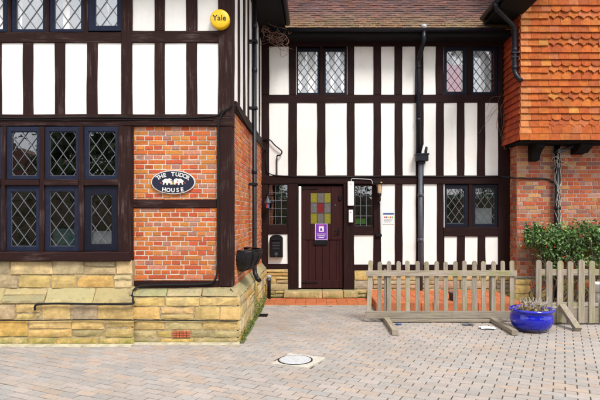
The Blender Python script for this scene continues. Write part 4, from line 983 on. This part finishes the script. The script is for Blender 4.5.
# ------------------------------------------------------------------ ground
mb = MB(); mb.add([(-160,-160,-0.03),(160,-160,-0.03),(160,160,-0.03),(-160,160,-0.03)], [(0,1,2,3)]); structure(mb.build('ground', M['ground']))
mb = MB(); mb.add([(-6.6,1.2,-0.0015),(8.8,1.2,-0.0015),(8.8,10.2,-0.0015),(-6.6,10.2,-0.0015)], [(0,1,2,3)]); structure(mb.build('joint_bedding', M['joint']))
PV = [(0.375,0.325,0.290),(0.365,0.325,0.295),(0.345,0.320,0.300),(0.385,0.325,0.280),(0.360,0.325,0.300),(0.380,0.325,0.292),(0.330,0.310,0.293),(0.40,0.318,0.262),(0.370,0.325,0.297)]
ang = math.radians(-25.5); ca, sa = math.cos(ang), math.sin(ang); mb = MB(); rd = random.Random(33)
mhx, mhy = PX(297,5.72), 5.72
for r in range(-130, 140):
    for c in range(-70, 75):
        u = (c+(0.5 if r % 2 else 0))*0.2+0.07; v = r*0.1+0.03
        x, y = u*ca-v*sa, u*sa+v*ca; y += 5.0
        if not (-6.4 < x < 8.6 and 1.3 < y < 10.15): continue
        if x < -1.2 and y > 6.55: continue
        if x < -0.98 and y > 6.6: continue
        if y > 9.24 and x < 1.0: continue
        if y > 8.72 and 1.1 < x < 3.2: continue
        du, dv = (x-mhx)*ca+(y-mhy)*sa, -(x-mhx)*sa+(y-mhy)*ca
        if abs(du) < 0.2 and abs(dv) < 0.2: continue
        h = rd.uniform(-0.0015,0.0015)+0.002*noise.noise((x*0.8,y*0.8,0)); tx, ty = rd.uniform(-0.0012,0.0012), rd.uniform(-0.0012,0.0012)
        L, W, g, ch = 0.1, 0.05, 0.0030, 0.0025; rot = rd.uniform(-0.012,0.012); cr, sr = math.cos(rot), math.sin(rot)
        vs = []
        for e, z in ((0,-0.02),(0,-0.003),(ch,0.0)):
            for p, q in ((-1,-1),(1,-1),(1,1),(-1,1)):
                a, b = p*(L-g*1.8-e), q*(W-g*1.45-e); a, b = a*cr-b*sr, a*sr+b*cr
                vs.append((x+a*ca-b*sa, y+a*sa+b*ca, z+0.004+h+tx*p+ty*q))
        mb.add(vs, [(8,9,10,11)]+[(4+k,4+(k+1)%4,8+(k+1)%4,8+k) for k in range(4)]+[(k,(k+1)%4,4+(k+1)%4,4+k) for k in range(4)], (lambda c, k: (c[0]*k, c[1]*k, c[2]*k))(rd.choice(PV), rd.uniform(0.92,1.07)))
structure(mb.build('block_paving', M['paver']))
# cement fillets along the foot of the plinth
mb = MB(); rd = random.Random(2)
def fillet(p0, p1, nrm, w, seed):
    p0, p1, nrm = Vector(p0), Vector(p1), Vector(nrm); n = int((p1-p0).length/0.08); o = len(mb.v)
    for i in range(n+1):
        p = p0.lerp(p1, i/n); k = w*(1+0.5*noise.noise((i*0.35, seed, 0)))
        mb.v += [tuple(p+Vector((0,0,0.022))), tuple(p+nrm*k*0.4+Vector((0,0,0.013))), tuple(p+nrm*k+Vector((0,0,0.004)))]
    for i in range(n):
        for j in range(2): a = o+i*3+j; mb.face((a, a+1, a+4, a+3), smooth=True)
fillet((-6.0,DBS,0), (PX(133,DBS),DBS,0), (0,-1,0), 0.09, 1); fillet((PX(133,DPS),DPS,0), (xe,DPS,0), (0,-1,0), 0.07, 2)
structure(mb.build('cement_edging', simple('sandy_cement', (0.40,0.36,0.25), 0.95, var=0.35, scale=9, bmp=0.5)))
mb = MB(); fillet((xe,DPS,0), (xe,9.2,0), (1,0,0), 0.05, 3); structure(mb.build('cement_strip', simple('mossy_cement', (0.10,0.115,0.035), 0.95, var=0.6, scale=14, bmp=0.5)))
# terracotta strip at the door and the raised terracotta terrace behind the fence
TC = [(0.46,0.135,0.052),(0.47,0.145,0.055),(0.45,0.13,0.05),(0.48,0.15,0.06)]
mb = MB(); rd = random.Random(8)
x = xe+0.01
while x < 1.0:
    for k in range(4):
        y0 = 9.27+k*0.19; mb.box(x+0.002, min(x+0.19,1.0)-0.002, y0+0.002, y0+0.188, -0.01, 0.018+rd.uniform(-0.001,0.001), 0.003, jc(rd.choice(TC),0.08,rd))
    x += 0.19
mb.box(xe+0.01, 1.0, 9.24, 9.268, -0.01, 0.012, 0.004, (0.40,0.30,0.2))
structure(mb.build('terracotta_path', M['terracotta']))
mb = MB(); x = 1.02
while x < 3.35:
    for k in range(8):
        y0 = 8.68+k*0.19; mb.box(x+0.002, x+0.188, y0+0.002, y0+0.188, 0.0, 0.15+rd.uniform(-0.001,0.001), 0.006, jc(rd.choice(TC),0.08,rd))
    x += 0.19
structure(mb.build('terracotta_terrace', M['terracotta']))
# manhole
mb = MB(); pts = [(-0.19,-0.235),(0.0,-0.225),(0.235,-0.21),(0.25,0.19),(0.23,0.225),(-0.21,0.22)]
W_ = lambda u, v, z: (mhx+u*ca-v*sa, mhy+u*sa+v*ca, z)
n = len(pts); mb.v = [W_(u,v,0.016) for u, v in pts]+[W_(u,v,-0.02) for u, v in pts]; mb.face(tuple(range(n)))
for k in range(n): j = (k+1)%n; mb.face((k+n, j+n, j, k))
structure(mb.build('concrete_surround', M['concrete']))
mc = empty('manhole_cover', (mhx-0.01, mhy, 0.008), 'round whitish manhole cover with a dark rim set in the block paving', 'manhole cover')
mb = MB(); mb.lathe([(0.165,0.009),(0.194,0.010),(0.194,0.004)][::-1], mhx-0.02, mhy, 0.009, 40); mb.build('rim', M['iron'], mc)
mb = MB(); rr = 0.176
for i in range(-4, 5):
    for j in range(-4, 5):
        u, v = i*0.045, j*0.045
        if math.hypot(u, v) > rr-0.018: continue
        x, y, _ = W_(u, v, 0); mb.box(x-0.020-0.02, x+0.020-0.02, y-0.020, y+0.020, 0.017, 0.0262, 0.005)
mb.lathe([(rr,0.009),(rr,0.0125),(rr-0.004,0.0135)], mhx-0.02, mhy, 0.009, 40); mb.build('lid', M['cover'], mc)
# drain gully
gx, gy = PX(259.5,8.3), 8.33
gd = empty('drain_grate', (gx, gy, 0.0), 'dark drain grate in the paving at the foot of the side plinth', 'drain')
mb = MB(); mb.box(gx-0.13, gx+0.13, gy-0.1, gy-0.08, 0, 0.016); mb.box(gx-0.13, gx+0.13, gy+0.08, gy+0.1, 0, 0.016); mb.box(gx-0.13, gx-0.11, gy-0.08, gy+0.08, 0, 0.016); mb.box(gx+0.11, gx+0.13, gy-0.08, gy+0.08, 0, 0.016); mb.build('frame', M['iron'], gd)
mb = MB()
for k in range(7): mb.box(gx-0.105+k*0.031, gx-0.09+k*0.031, gy-0.08, gy+0.08, 0.002, 0.013)
mb.box(gx-0.11, gx+0.11, gy-0.08, gy+0.08, 0.001, 0.006); mb.build('bar', M['soffit'], gd)

# ------------------------------------------------------------------ fences
def picket(mb, x, w, y0, y1, z0, z1, lean=0.0):
    n = 8; ol = [(x-w/2,z0),(x+w/2,z0),(x+w/2+lean,z1-w*0.45)]
    ol += [(x+lean+w/2*math.cos(math.pi*k/n), z1-w*0.45+w*0.45*math.sin(math.pi*k/n)) for k in range(1, n)]+[(x-w/2+lean,z1-w*0.45)]
    mb.prism_y(ol, y0, y1)
rd = random.Random(77)
DFc = 7.80
fe = empty('picket_fence', (PX(441,DFc), DFc, 0), 'long weathered grey picket fence panel on wooden feet left of the blue pot', 'fence', 'free standing picket fence panels')
x0 = PX(370.2,DFc); pitch_ = 9.52*DFc/F
for k in range(16):
    mb = MB(); w = 0.066+rd.uniform(-0.004,0.004); ln = 0.03 if k == 0 else rd.uniform(-0.008,0.008)
    picket(mb, x0+k*pitch_-(0.02 if k == 0 else 0), w, DFc+0.022, DFc+0.042, 0.10, PZ(260 if k == 0 else 261.2,DFc)+rd.uniform(-0.012,0.008), ln); mb.build('picket', M['fence_z'], fe)
xl_, xr_ = PX(366.4,DFc), PX(517,DFc)
mb = MB(); mb.timber('X', xl_+0.0, xr_, (DFc-0.002,DFc+0.022), (PZ(276.2,DFc),PZ(270.6,DFc)), ch=0.004, jit=0.002); mb.build('rail', M['fence_x'], fe)
for a, b in ((xl_-0.02, (xl_+xr_)/2+0.15),((xl_+xr_)/2+0.153, xr_+0.0)):
    mb = MB(); mb.timber('X', a, b, (DFc-0.004,DFc+0.022), (PZ(318.6,DFc),PZ(311.2,DFc)), ch=0.004, jit=0.002); mb.build('rail', M['fence_x'], fe)
mb = MB(); mb.timber('X', PX(386,DFc), PX(496,DFc), (DFc-0.03,DFc+0.03), (0.012,0.05), ch=0.005, jit=0.003); mb.build('base_beam', M['fence_x'], fe)
for px in (386.5, 493):
    mb = MB(); x = PX(px,DFc); mb.timber('Y', 6.93, 8.25, (x-0.042,x+0.042), (0.012,0.078), ch=0.006, jit=0.004); mb.build('foot', M['fence_y'], fe)
    mb = MB(); mb.timber('Z', 0.05, 0.80, (x-0.03,x+0.03), (DFc+0.043,DFc+0.085), ch=0.005, jit=0.003); mb.build('upright', M['fence_z'], fe)
DF2 = 7.63
fe = empty('picket_fence', (PX(600,DF2), DF2, 0), 'weathered grey picket fence panel with a diagonal brace right of the blue pot', 'fence', 'free standing picket fence panels')
x0 = PX(538.2,DF2); pitch_ = 10.65*DF2/F
for k in range(14):
    mb = MB(); w = 0.083+rd.uniform(-0.005,0.005)
    picket(mb, x0+k*pitch_, w, DF2-0.02, DF2, 0.04+rd.uniform(-0.01,0.01), PZ(260.4,DF2)+rd.uniform(-0.012,0.008), rd.uniform(-0.008,0.008)); mb.build('picket', M['fence_z'], fe)
xr_ = x0+13*pitch_+0.05
for z0, z1 in ((PZ(275.6,DF2),PZ(269.2,DF2)),(PZ(306.4,DF2),PZ(303,DF2)),(0.03,PZ(308.5,DF2))):
    mb = MB(); mb.timber('X', x0-0.03, xr_, (DF2,DF2+0.024), (z0,z1), ch=0.004, jit=0.002); mb.build('rail', M['fence_x'], fe)
for xb_ in (PX(561,DF2), PX(561,DF2)+1.5):
    mb = MB(); a = Vector((xb_, DF2-0.025, 0.29)); b = Vector((xb_+0.02, 7.17, 0.035)); d = (b-a).normalized(); s = Vector((1,0,0)); u = d.cross(s).normalized()
    vs = [p+s*e*0.045+u*g*0.03 for p in (a, b) for e, g in ((-1,-1),(1,-1),(1,1),(-1,1))]
    mb.add(vs, [(3,2,1,0),(4,5,6,7)]+[(k,(k+1)%4,4+(k+1)%4,4+k) for k in range(4)]); mb.build('brace', M['fence_y'], fe)
    mb = MB(); mb.timber('Y', DF2+0.024, 8.2, (xb_-0.04,xb_+0.04), (0.012,0.075), ch=0.006, jit=0.003); mb.build('foot', M['fence_y'], fe)

# ------------------------------------------------------------------ blue pot
px_, py_ = PX(531.5,7.25), 7.25
pt_ = empty('glazed_pot', (px_, py_, 0), 'round cobalt blue glazed pot with dead stems between the two fences', 'plant pot')
mb = MB(); prof = [(0.19,0.002),(0.215,0.012),(0.265,0.08),(0.290,0.15),(0.286,0.21),(0.268,0.252),(0.272,0.264),(0.296,0.275),(0.306,0.292),(0.298,0.308),(0.280,0.311),(0.262,0.302),(0.250,0.26),(0.24,0.23)]
mb.lathe(prof, px_, py_, 0.008, 48); mb.build('bowl', M['glaze'], pt_)
mb = MB(); mb.lathe([(0.252,0.235),(0.252,0.262),(0.15,0.28),(0.02,0.29)], px_, py_, 0.0, 24); mb.build('soil', M['soil'], pt_)
dp = empty('dead_plant', (px_, py_, 0.33), 'dry brown stems and leaves growing in the blue pot', 'plant')
mb = MB(); rd = random.Random(4)
for k in range(70):
    a = rd.uniform(0, 6.28); r0 = rd.uniform(0, 0.2); x, y = px_+r0*math.cos(a)+0.02, py_+r0*math.sin(a); h = rd.uniform(0.05,0.2); l = rd.uniform(0,6.28); s = rd.uniform(0.02,0.12)
    mb.tube([(x,y,0.27),(x+s*0.4*math.cos(l),y+s*0.4*math.sin(l),0.27+h*0.6),(x+s*math.cos(l),y+s*math.sin(l),0.27+h)], [0.004,0.003,0.0015], 4)
mb.build('stem', M['twig_pale'], dp)
def leaves(mb, n, pos, size, cols, rd, up=0.3, fold=0.35):
    for _ in range(n):
        p, sz = pos(), size*rd.uniform(0.6,1.35)
        d = Vector((rd.gauss(0,1), rd.gauss(0,1), rd.gauss(0,1))); d.normalize()
        nrm = Vector((rd.gauss(0,0.8), rd.gauss(-0.5,0.8), rd.gauss(up,0.8))); nrm = (nrm-d*nrm.dot(d)).normalized(); w = d.cross(nrm)
        p = Vector(p); c = jc(rd.choice(cols),0.3,rd)
        a, b = p-d*sz*0.5, p+d*sz*0.5; l, r = p+w*sz*0.3+nrm*sz*fold*0.3, p-w*sz*0.3+nrm*sz*fold*0.3
        mb.add([a,r,b,l], [(0,1,2),(0,2,3)], c)
mb = MB(); leaves(mb, 260, lambda: (px_+rd.gauss(0,0.1), py_+rd.gauss(0,0.09), 0.285+abs(rd.gauss(0,0.05))), 0.045, [(0.22,0.13,0.06),(0.28,0.20,0.09),(0.20,0.18,0.05)], rd); mb.build('foliage', M['leaf'], dp)

# ------------------------------------------------------------------ shrub against the right wing
rd = random.Random(12)
sh = empty('evergreen_shrub', (4.6, 9.55, 0), 'dark green leafy shrub with red berries against the brick wall behind the right fence', 'shrub')
mb = MB(); tips = []
for k in range(60):
    x = rd.uniform(4.0, 6.6); h = rd.uniform(0.75,1.45)
    pts = [(4.2+(x-4.2)*0.9,9.62,0.02)]
    for s in range(1, 6): pts.append((x+rd.gauss(0,0.06)+0.0, 9.55+rd.gauss(0,0.07), h*s/5))
    mb.tube(smooth_path(pts,3), [0.014-0.0007*i for i in range(16)], 5); tips.append(pts)
for k in range(9):                                                   # upright sprigs at the left end
    x = rd.uniform(3.86,4.15); tp = [(x+0.15,9.66,0.75),(x+0.05,9.62,1.05),(x,9.6,rd.uniform(1.3,1.52))]; mb.tube(smooth_path(tp,4), [0.007-0.0006*i for i in range(9)], 5); tips.append(tp)
mb.build('stem', M['bark'], sh)
clumps = []
for _ in range(190):
    x = rd.uniform(4.0,6.7); top = 1.38+0.14*noise.noise((x*1.9,0,4))+0.08*noise.noise((x*5,1,2)); clumps.append((x, rd.uniform(9.42,9.70), top-abs(rd.gauss(0,0.30))-0.03, rd.uniform(0.05,0.11)))
def shpos():
    if rd.random() < 0.07:
        tp = rd.choice(tips[-9:]); t = rd.random(); a, b = Vector(tp[1]), Vector(tp[2]); p = a.lerp(b, t); return (p.x+rd.gauss(0,0.03), p.y+rd.gauss(0,0.03), p.z+rd.gauss(0,0.02))
    c = rd.choice(clumps); return (c[0]+rd.gauss(0,c[3]), min(9.79,c[1]+rd.gauss(0,c[3]*0.8)), max(0.03,c[2]+rd.gauss(0,c[3]*0.8)))
GR = [(0.055,0.12,0.028),(0.085,0.18,0.04),(0.13,0.25,0.055),(0.045,0.09,0.03),(0.18,0.30,0.08),(0.07,0.14,0.04)]
mb = MB(); leaves(mb, 9500, shpos, 0.060, GR, rd); mb.build('foliage', M['leaf'], sh)
mb = MB()
for _ in range(60):
    x, y, z = shpos(); y -= 0.05; mb.lathe([(0.004,-0.013),(0.013,-0.006),(0.014,0.004),(0.005,0.013)], x, y, z, 6)
mb.build('berries', simple('red_berry', (0.34,0.045,0.02), 0.4, bmp=0), sh)

# creepers and weeds
rd = random.Random(91)
t = tag(MB().build('creeper', M['twig']), '', '') if False else None
mb = MB()
for k in range(32):
    x, y, z = rd.uniform(-0.98,-0.6), rd.uniform(9.45,9.85), rd.uniform(4.88,5.12); p = [(x,y,z)]
    for s in range(4): p.append((p[-1][0]+rd.gauss(0,0.09), min(9.95,p[-1][1]+rd.gauss(0,0.07)), p[-1][2]+rd.gauss(-0.015,0.06)))
    mb.tube(smooth_path(p,3), 0.0045, 4)
tag(mb.build('dry_creeper', M['twig']), 'tangle of dry brown twigs tucked under the eave in the left corner', 'dead creeper')
mb = MB()
for k in range(7):
    x, z = PX(rd.uniform(497,506),D1), PZ(rd.uniform(92,110),D1); p = [(x,D1-0.03,z)]; dx, dz = rd.uniform(-0.09,-0.01), rd.uniform(-0.16,-0.05)
    for s in range(5): p.append((p[-1][0]+dx+rd.gauss(0,0.03), D1-0.03-rd.random()*0.02, p[-1][2]+dz+rd.gauss(0,0.05)))
    mb.tube(smooth_path(p,3), 0.0028, 4)
for k in range(5):
    p = [(PX(505+rd.uniform(-2,1),D1),D1-0.04,PZ(150,D1))]
    for s in range(5): p.append((p[-1][0]+rd.gauss(0.0,0.03), D1-0.04-rd.random()*0.03, p[-1][2]+0.16))
    mb.tube(smooth_path(p,3), 0.004, 4)
tag(mb.build('dry_creeper', M['twig']), 'thin dry creeper stems across the white panel and post beside the tile hanging', 'dead creeper')
mb = MB()
for k in range(6):
    a0 = rd.uniform(-2.8,-0.3); z = rd.uniform(0.6,1.4); p = []
    while z < 2.85:
        a0 += rd.gauss(0,0.55); a0 = max(-3.1,min(0.0,a0)); p.append((xd+0.062*math.cos(a0), yd+0.062*math.sin(a0), z)); z += rd.uniform(0.08,0.16)
    mb.tube(smooth_path(p,3), 0.0042, 4)
for k in range(9):
    p = [(xd+rd.uniform(-0.06,0.06), yd-0.062, rd.uniform(2.55,2.85))]
    for s in range(4): p.append((p[-1][0]+rd.gauss(0.015,0.04), yd-0.065-rd.random()*0.02, p[-1][2]+rd.gauss(0,0.05)))
    mb.tube(smooth_path(p,2), 0.0045, 4)
tag(mb.build('dry_creeper', M['twig_pale']), 'bleached creeper stems clinging to the black drainpipe on the right brick wall', 'dead creeper')
def weed(x, y, z, h, n, lab, cols):
    w = empty('weed', (x,y,z), lab, 'weed'); mb = MB()
    for k in range(6): a = rd.uniform(0,6.28); mb.tube([(x,y,z),(x+h*0.3*math.cos(a),y+h*0.3*math.sin(a),z+h*rd.uniform(0.6,1))], [0.003,0.0015], 4, )
    mb.build('stem', M['bark'], w)
    mb = MB(); leaves(mb, n, lambda: (x+rd.gauss(0,h*0.3), y+rd.gauss(0,h*0.3), z+abs(rd.gauss(0,h*0.4))+0.01), h*0.38, cols, rd); mb.build('leaf', M['leaf'], w)
weed(PX(263.5,9.7), 9.62, 0.02, 0.15, 40, 'green weed growing at the foot of the short black post', [(0.08,0.17,0.03),(0.12,0.24,0.05)])
mb = MB()
def mosspos():
    y = rd.uniform(6.6,9.6); q = rd.random()**2; return (xe+0.01+0.03*rd.random()*(1-q), y, 0.01+q*(0.16 if y < 8 else 0.32)*(0.6+0.7*noise.noise((y*2,0,0))))
leaves(mb, 1300, mosspos, 0.022, [(0.12,0.15,0.025),(0.16,0.20,0.035),(0.09,0.11,0.02)], rd)
o = mb.build('moss', M['leaf']); o['kind'] = 'stuff'; o['label'] = 'green moss along the foot of the side plinth'; o['category'] = 'moss'
mb = MB()
leaves(mb, 420, lambda: (PX(254,8.1)+rd.gauss(0,0.03)+0.0, 8.05+rd.gauss(0,0.06), 0.05+0.5*rd.random()), 0.02, [(0.10,0.15,0.025),(0.14,0.19,0.035)], rd)
mb.v = [(max(xe+0.006, min(xe+0.03, v[0])), v[1], v[2]) for v in mb.v]
o = mb.build('moss', M['leaf']); o['kind'] = 'stuff'; o['label'] = 'streak of green moss on the plinth below the downpipe'; o['category'] = 'moss'

# small things around the fences
def scrap(name, x, y, z, s, mat, lab, cat, seed):
    rd2 = random.Random(seed); mb = MB(); n = 6
    for i in range(n+1):
        for j in range(n+1): mb.v.append((x+(i/n-0.5)*s*1.6, y+(j/n-0.5)*s, z+0.004+abs(noise.noise((i*0.8+seed,j*0.8,0)))*s*0.35))
    for i in range(n):
        for j in range(n): a = i*(n+1)+j; mb.face((a, a+n+1, a+n+2, a+1))
    o = mb.build(name, M[mat]); sm = o.modifiers.new('thick', 'SOLIDIFY'); sm.thickness = 0.003; sm.offset = 0; return tag(o, lab, cat)
scrap('plastic_scrap', PX(397.5,7.7), 7.62, 0.012, 0.06, 'print_blue', 'small blue plastic scrap under the left end of the long fence', 'litter', 3)
scrap('paper_scrap', PX(491,7.2), 7.35, 0.012, 0.13, 'paper', 'crumpled white paper scrap beside the right foot of the long fence', 'litter', 5)
scrap('plastic_scrap', PX(470,7.5), 7.6, 0.012, 0.10, 'lead', 'pale blue grey plastic scrap in front of the long fence', 'litter', 8)
cx, cy = PX(453,8.9), 8.92
t = empty('small_bucket', (cx, cy, 0.15), 'small dark grey bucket on the terracotta terrace behind the long fence', 'bucket')
mb = MB(); mb.lathe([(0.055,0.0),(0.07,0.13),(0.076,0.135),(0.076,0.145),(0.066,0.145),(0.055,0.03)], cx, cy, 0.152, 18); mb.build('tub', M['pipe_grey'], t)
mb = MB(); mb.tube([(cx+0.072*math.cos(a), cy-0.01, 0.29+0.075*math.sin(a)) for a in [math.pi*k/10 for k in range(11)]], 0.004, 6); mb.build('handle', M['lead'], t)
cx, cy = PX(603,8.9), 8.95
t = empty('white_tub', (cx, cy, 0.0), 'white plastic tub behind the right fence at the edge of the view', 'tub')
mb = MB(); mb.lathe([(0.13,0.30),(0.16,0.42),(0.168,0.43),(0.168,0.45),(0.15,0.45),(0.13,0.34)], cx, cy, 0.0, 20); mb.build('bowl', M['white_plastic'], t)
mb = MB(); mb.lathe([(0.12,0.0),(0.10,0.15),(0.12,0.30)], cx, cy, 0.008, 16); mb.build('pedestal', M['concrete'], t)

# ------------------------------------------------------------------ across the street: what the panes reflect
def tree(x, y, h, seed, lab):
    rd2 = random.Random(seed); t = empty('street_tree', (x,y,0), lab, 'tree', 'trees across the street')
    mb = MB(); mb.tube([(x,y,-0.05),(x+0.1,y,h*0.3),(x+0.05,y+0.1,h*0.75)], [0.28,0.2,0.06], 9)
    cl = []
    for k in range(16):
        a = rd2.uniform(0,6.28); z = rd2.uniform(0.3,0.75)*h; r = rd2.uniform(0.4,1.0)*h*0.3; e = (x+r*math.cos(a), y+r*math.sin(a), z+rd2.uniform(0.05,0.2)*h)
        mb.tube([(x+0.08,y,z*0.75),((x+e[0])/2,(y+e[1])/2,(z*0.8+e[2])/2),e], [0.08,0.05,0.015], 5); cl.append((e, rd2.uniform(0.09,0.16)*h))
    mb.build('trunk', M['bark'], t); mb = MB()
    def pos():
        c, s = rd2.choice(cl); return (c[0]+rd2.gauss(0,s*0.5), c[1]+rd2.gauss(0,s*0.5), c[2]+rd2.gauss(0,s*0.4))
    leaves(mb, 3400, pos, 0.46, [(0.03,0.055,0.018),(0.045,0.08,0.025),(0.06,0.10,0.03)], rd2); mb.build('crown', M['leaf'], t)
for k, (x, y, h) in enumerate(((-14.6,-19,9.5),(-10.5,-20,8.6),(-6.0,-22,8.2),(1.5,-24,11.5),(7.0,-21,9.0),(12.5,-22,10.5))):
    tree(x, y, h, 200+k, ('broad tree across the street opposite the bay window','smaller tree beside it across the street','round tree across the street left of the door axis','tallest tree across the street opposite the door','low tree across the street opposite the right windows','spreading tree across the street opposite the tile hung wing')[k])
hd = empty('hedge', (-2,-11,0), 'unseen clipped dark hedge added across the street to darken the pane reflections', 'hedge'); rd2 = random.Random(6)  # unseen hedge, added so the lower panes mirror something dark
mb = MB(); mb.box(-24, 20, -11.5, -10.6, 0, 2.8); mb.build('stem', M['bark'], hd)
mb = MB(); leaves(mb, 9000, lambda: (rd2.uniform(-24,20), -10.6+rd2.gauss(0,0.12), rd2.uniform(0.0,2.95)), 0.22, [(0.03,0.055,0.018),(0.045,0.08,0.025),(0.06,0.11,0.03)], rd2)
leaves(mb, 2500, lambda: (rd2.uniform(-24,20), rd2.uniform(-11.6,-10.5), 2.85+abs(rd2.gauss(0,0.1))), 0.22, [(0.045,0.08,0.025),(0.06,0.11,0.03)], rd2); mb.build('foliage', M['leaf'], hd)
cot = empty('cottage', (-19.0, -22, 0), 'brick cottage with a dark gable across the street', 'house')
mb = MB(); mb.box(-22.5, -15.7, -26, -20, 0, 3.4); mb.build('wall', M['mortar_dull'], cot)
mb = MB()
pr = [(-23.0,3.3),(-15.3,3.3),(-19.1,6.1)]; mb.prism_y(pr, -26.3, -19.7); mb.build('roof', M['roof_plain'], cot)
for x in (-21.0,-17.4):
    mb = MB(); mb.box(x-0.5, x+0.5, -20.02, -19.95, 1.2, 2.4); mb.build('window', M['navy'], cot)

# ------------------------------------------------------------------ camera, light, sky
cam = bpy.data.cameras.new('camera'); co = bpy.data.objects.new('camera', cam); COL.objects.link(co)
co.location = (0, 0, EYE); co.rotation_euler = (math.radians(90), 0, 0)
cam.sensor_width = 36; cam.sensor_fit = 'HORIZONTAL'; cam.lens = 36*F/600; cam.shift_x = (300-CX)/600; cam.shift_y = (HY-200)/600
cam.clip_start = 0.05; cam.clip_end = 600; sc.camera = co
sd = Vector((0.40, -0.70, 1.02)).normalized()                        # towards the sun behind a thin cloud cover
L = bpy.data.lights.new('sun', 'SUN'); L.energy = 1.9; L.angle = math.radians(18); L.color = (1.0,0.972,0.93)
lo = bpy.data.objects.new('sun', L); COL.objects.link(lo); lo.rotation_euler = sd.to_track_quat('Z','Y').to_euler()
w = bpy.data.worlds.new('World'); sc.world = w; w.use_nodes = True; nt = w.node_tree; nt.nodes.clear()
out = N(nt,'ShaderNodeOutputWorld'); bg = N(nt,'ShaderNodeBackground'); sky = N(nt,'ShaderNodeTexSky'); sky.sky_type = 'NISHITA'
sky.sun_disc = False; sky.sun_elevation = math.asin(sd.z); sky.sun_rotation = math.atan2(sd.x, sd.y); sky.dust_density = 3.0
tc = N(nt,'ShaderNodeTexCoord'); mp = N(nt,'ShaderNodeMapping'); mp.inputs['Scale'].default_value = (1,1,2.2); nt.links.new(tc.outputs['Generated'], mp.inputs[0])
cl = noise_tex(nt, 2.2, 7, 0.6, mp.outputs[0])
cc = ramp(nt, cl, [(0.3,(5.4,5.6,6.0)),(0.7,(8.6,8.5,8.4))])
nt.links.new(mix(nt, ramp(nt, cl, [(0.25,(0.72,)*3),(0.6,(0.97,)*3)]), sky.outputs[0], cc), bg.inputs[0])
bg.inputs[1].default_value = 0.105; nt.links.new(bg.outputs[0], out.inputs[0])
sc.view_settings.view_transform = 'Standard'; sc.view_settings.look = 'None'; sc.view_settings.gamma = 1; sc.view_settings.use_curve_mapping = False
sc.view_settings.exposure = 1.05
sc.render.engine = 'CYCLES'; sc.cycles.max_bounces = 6; sc.cycles.transparent_max_bounces = 8
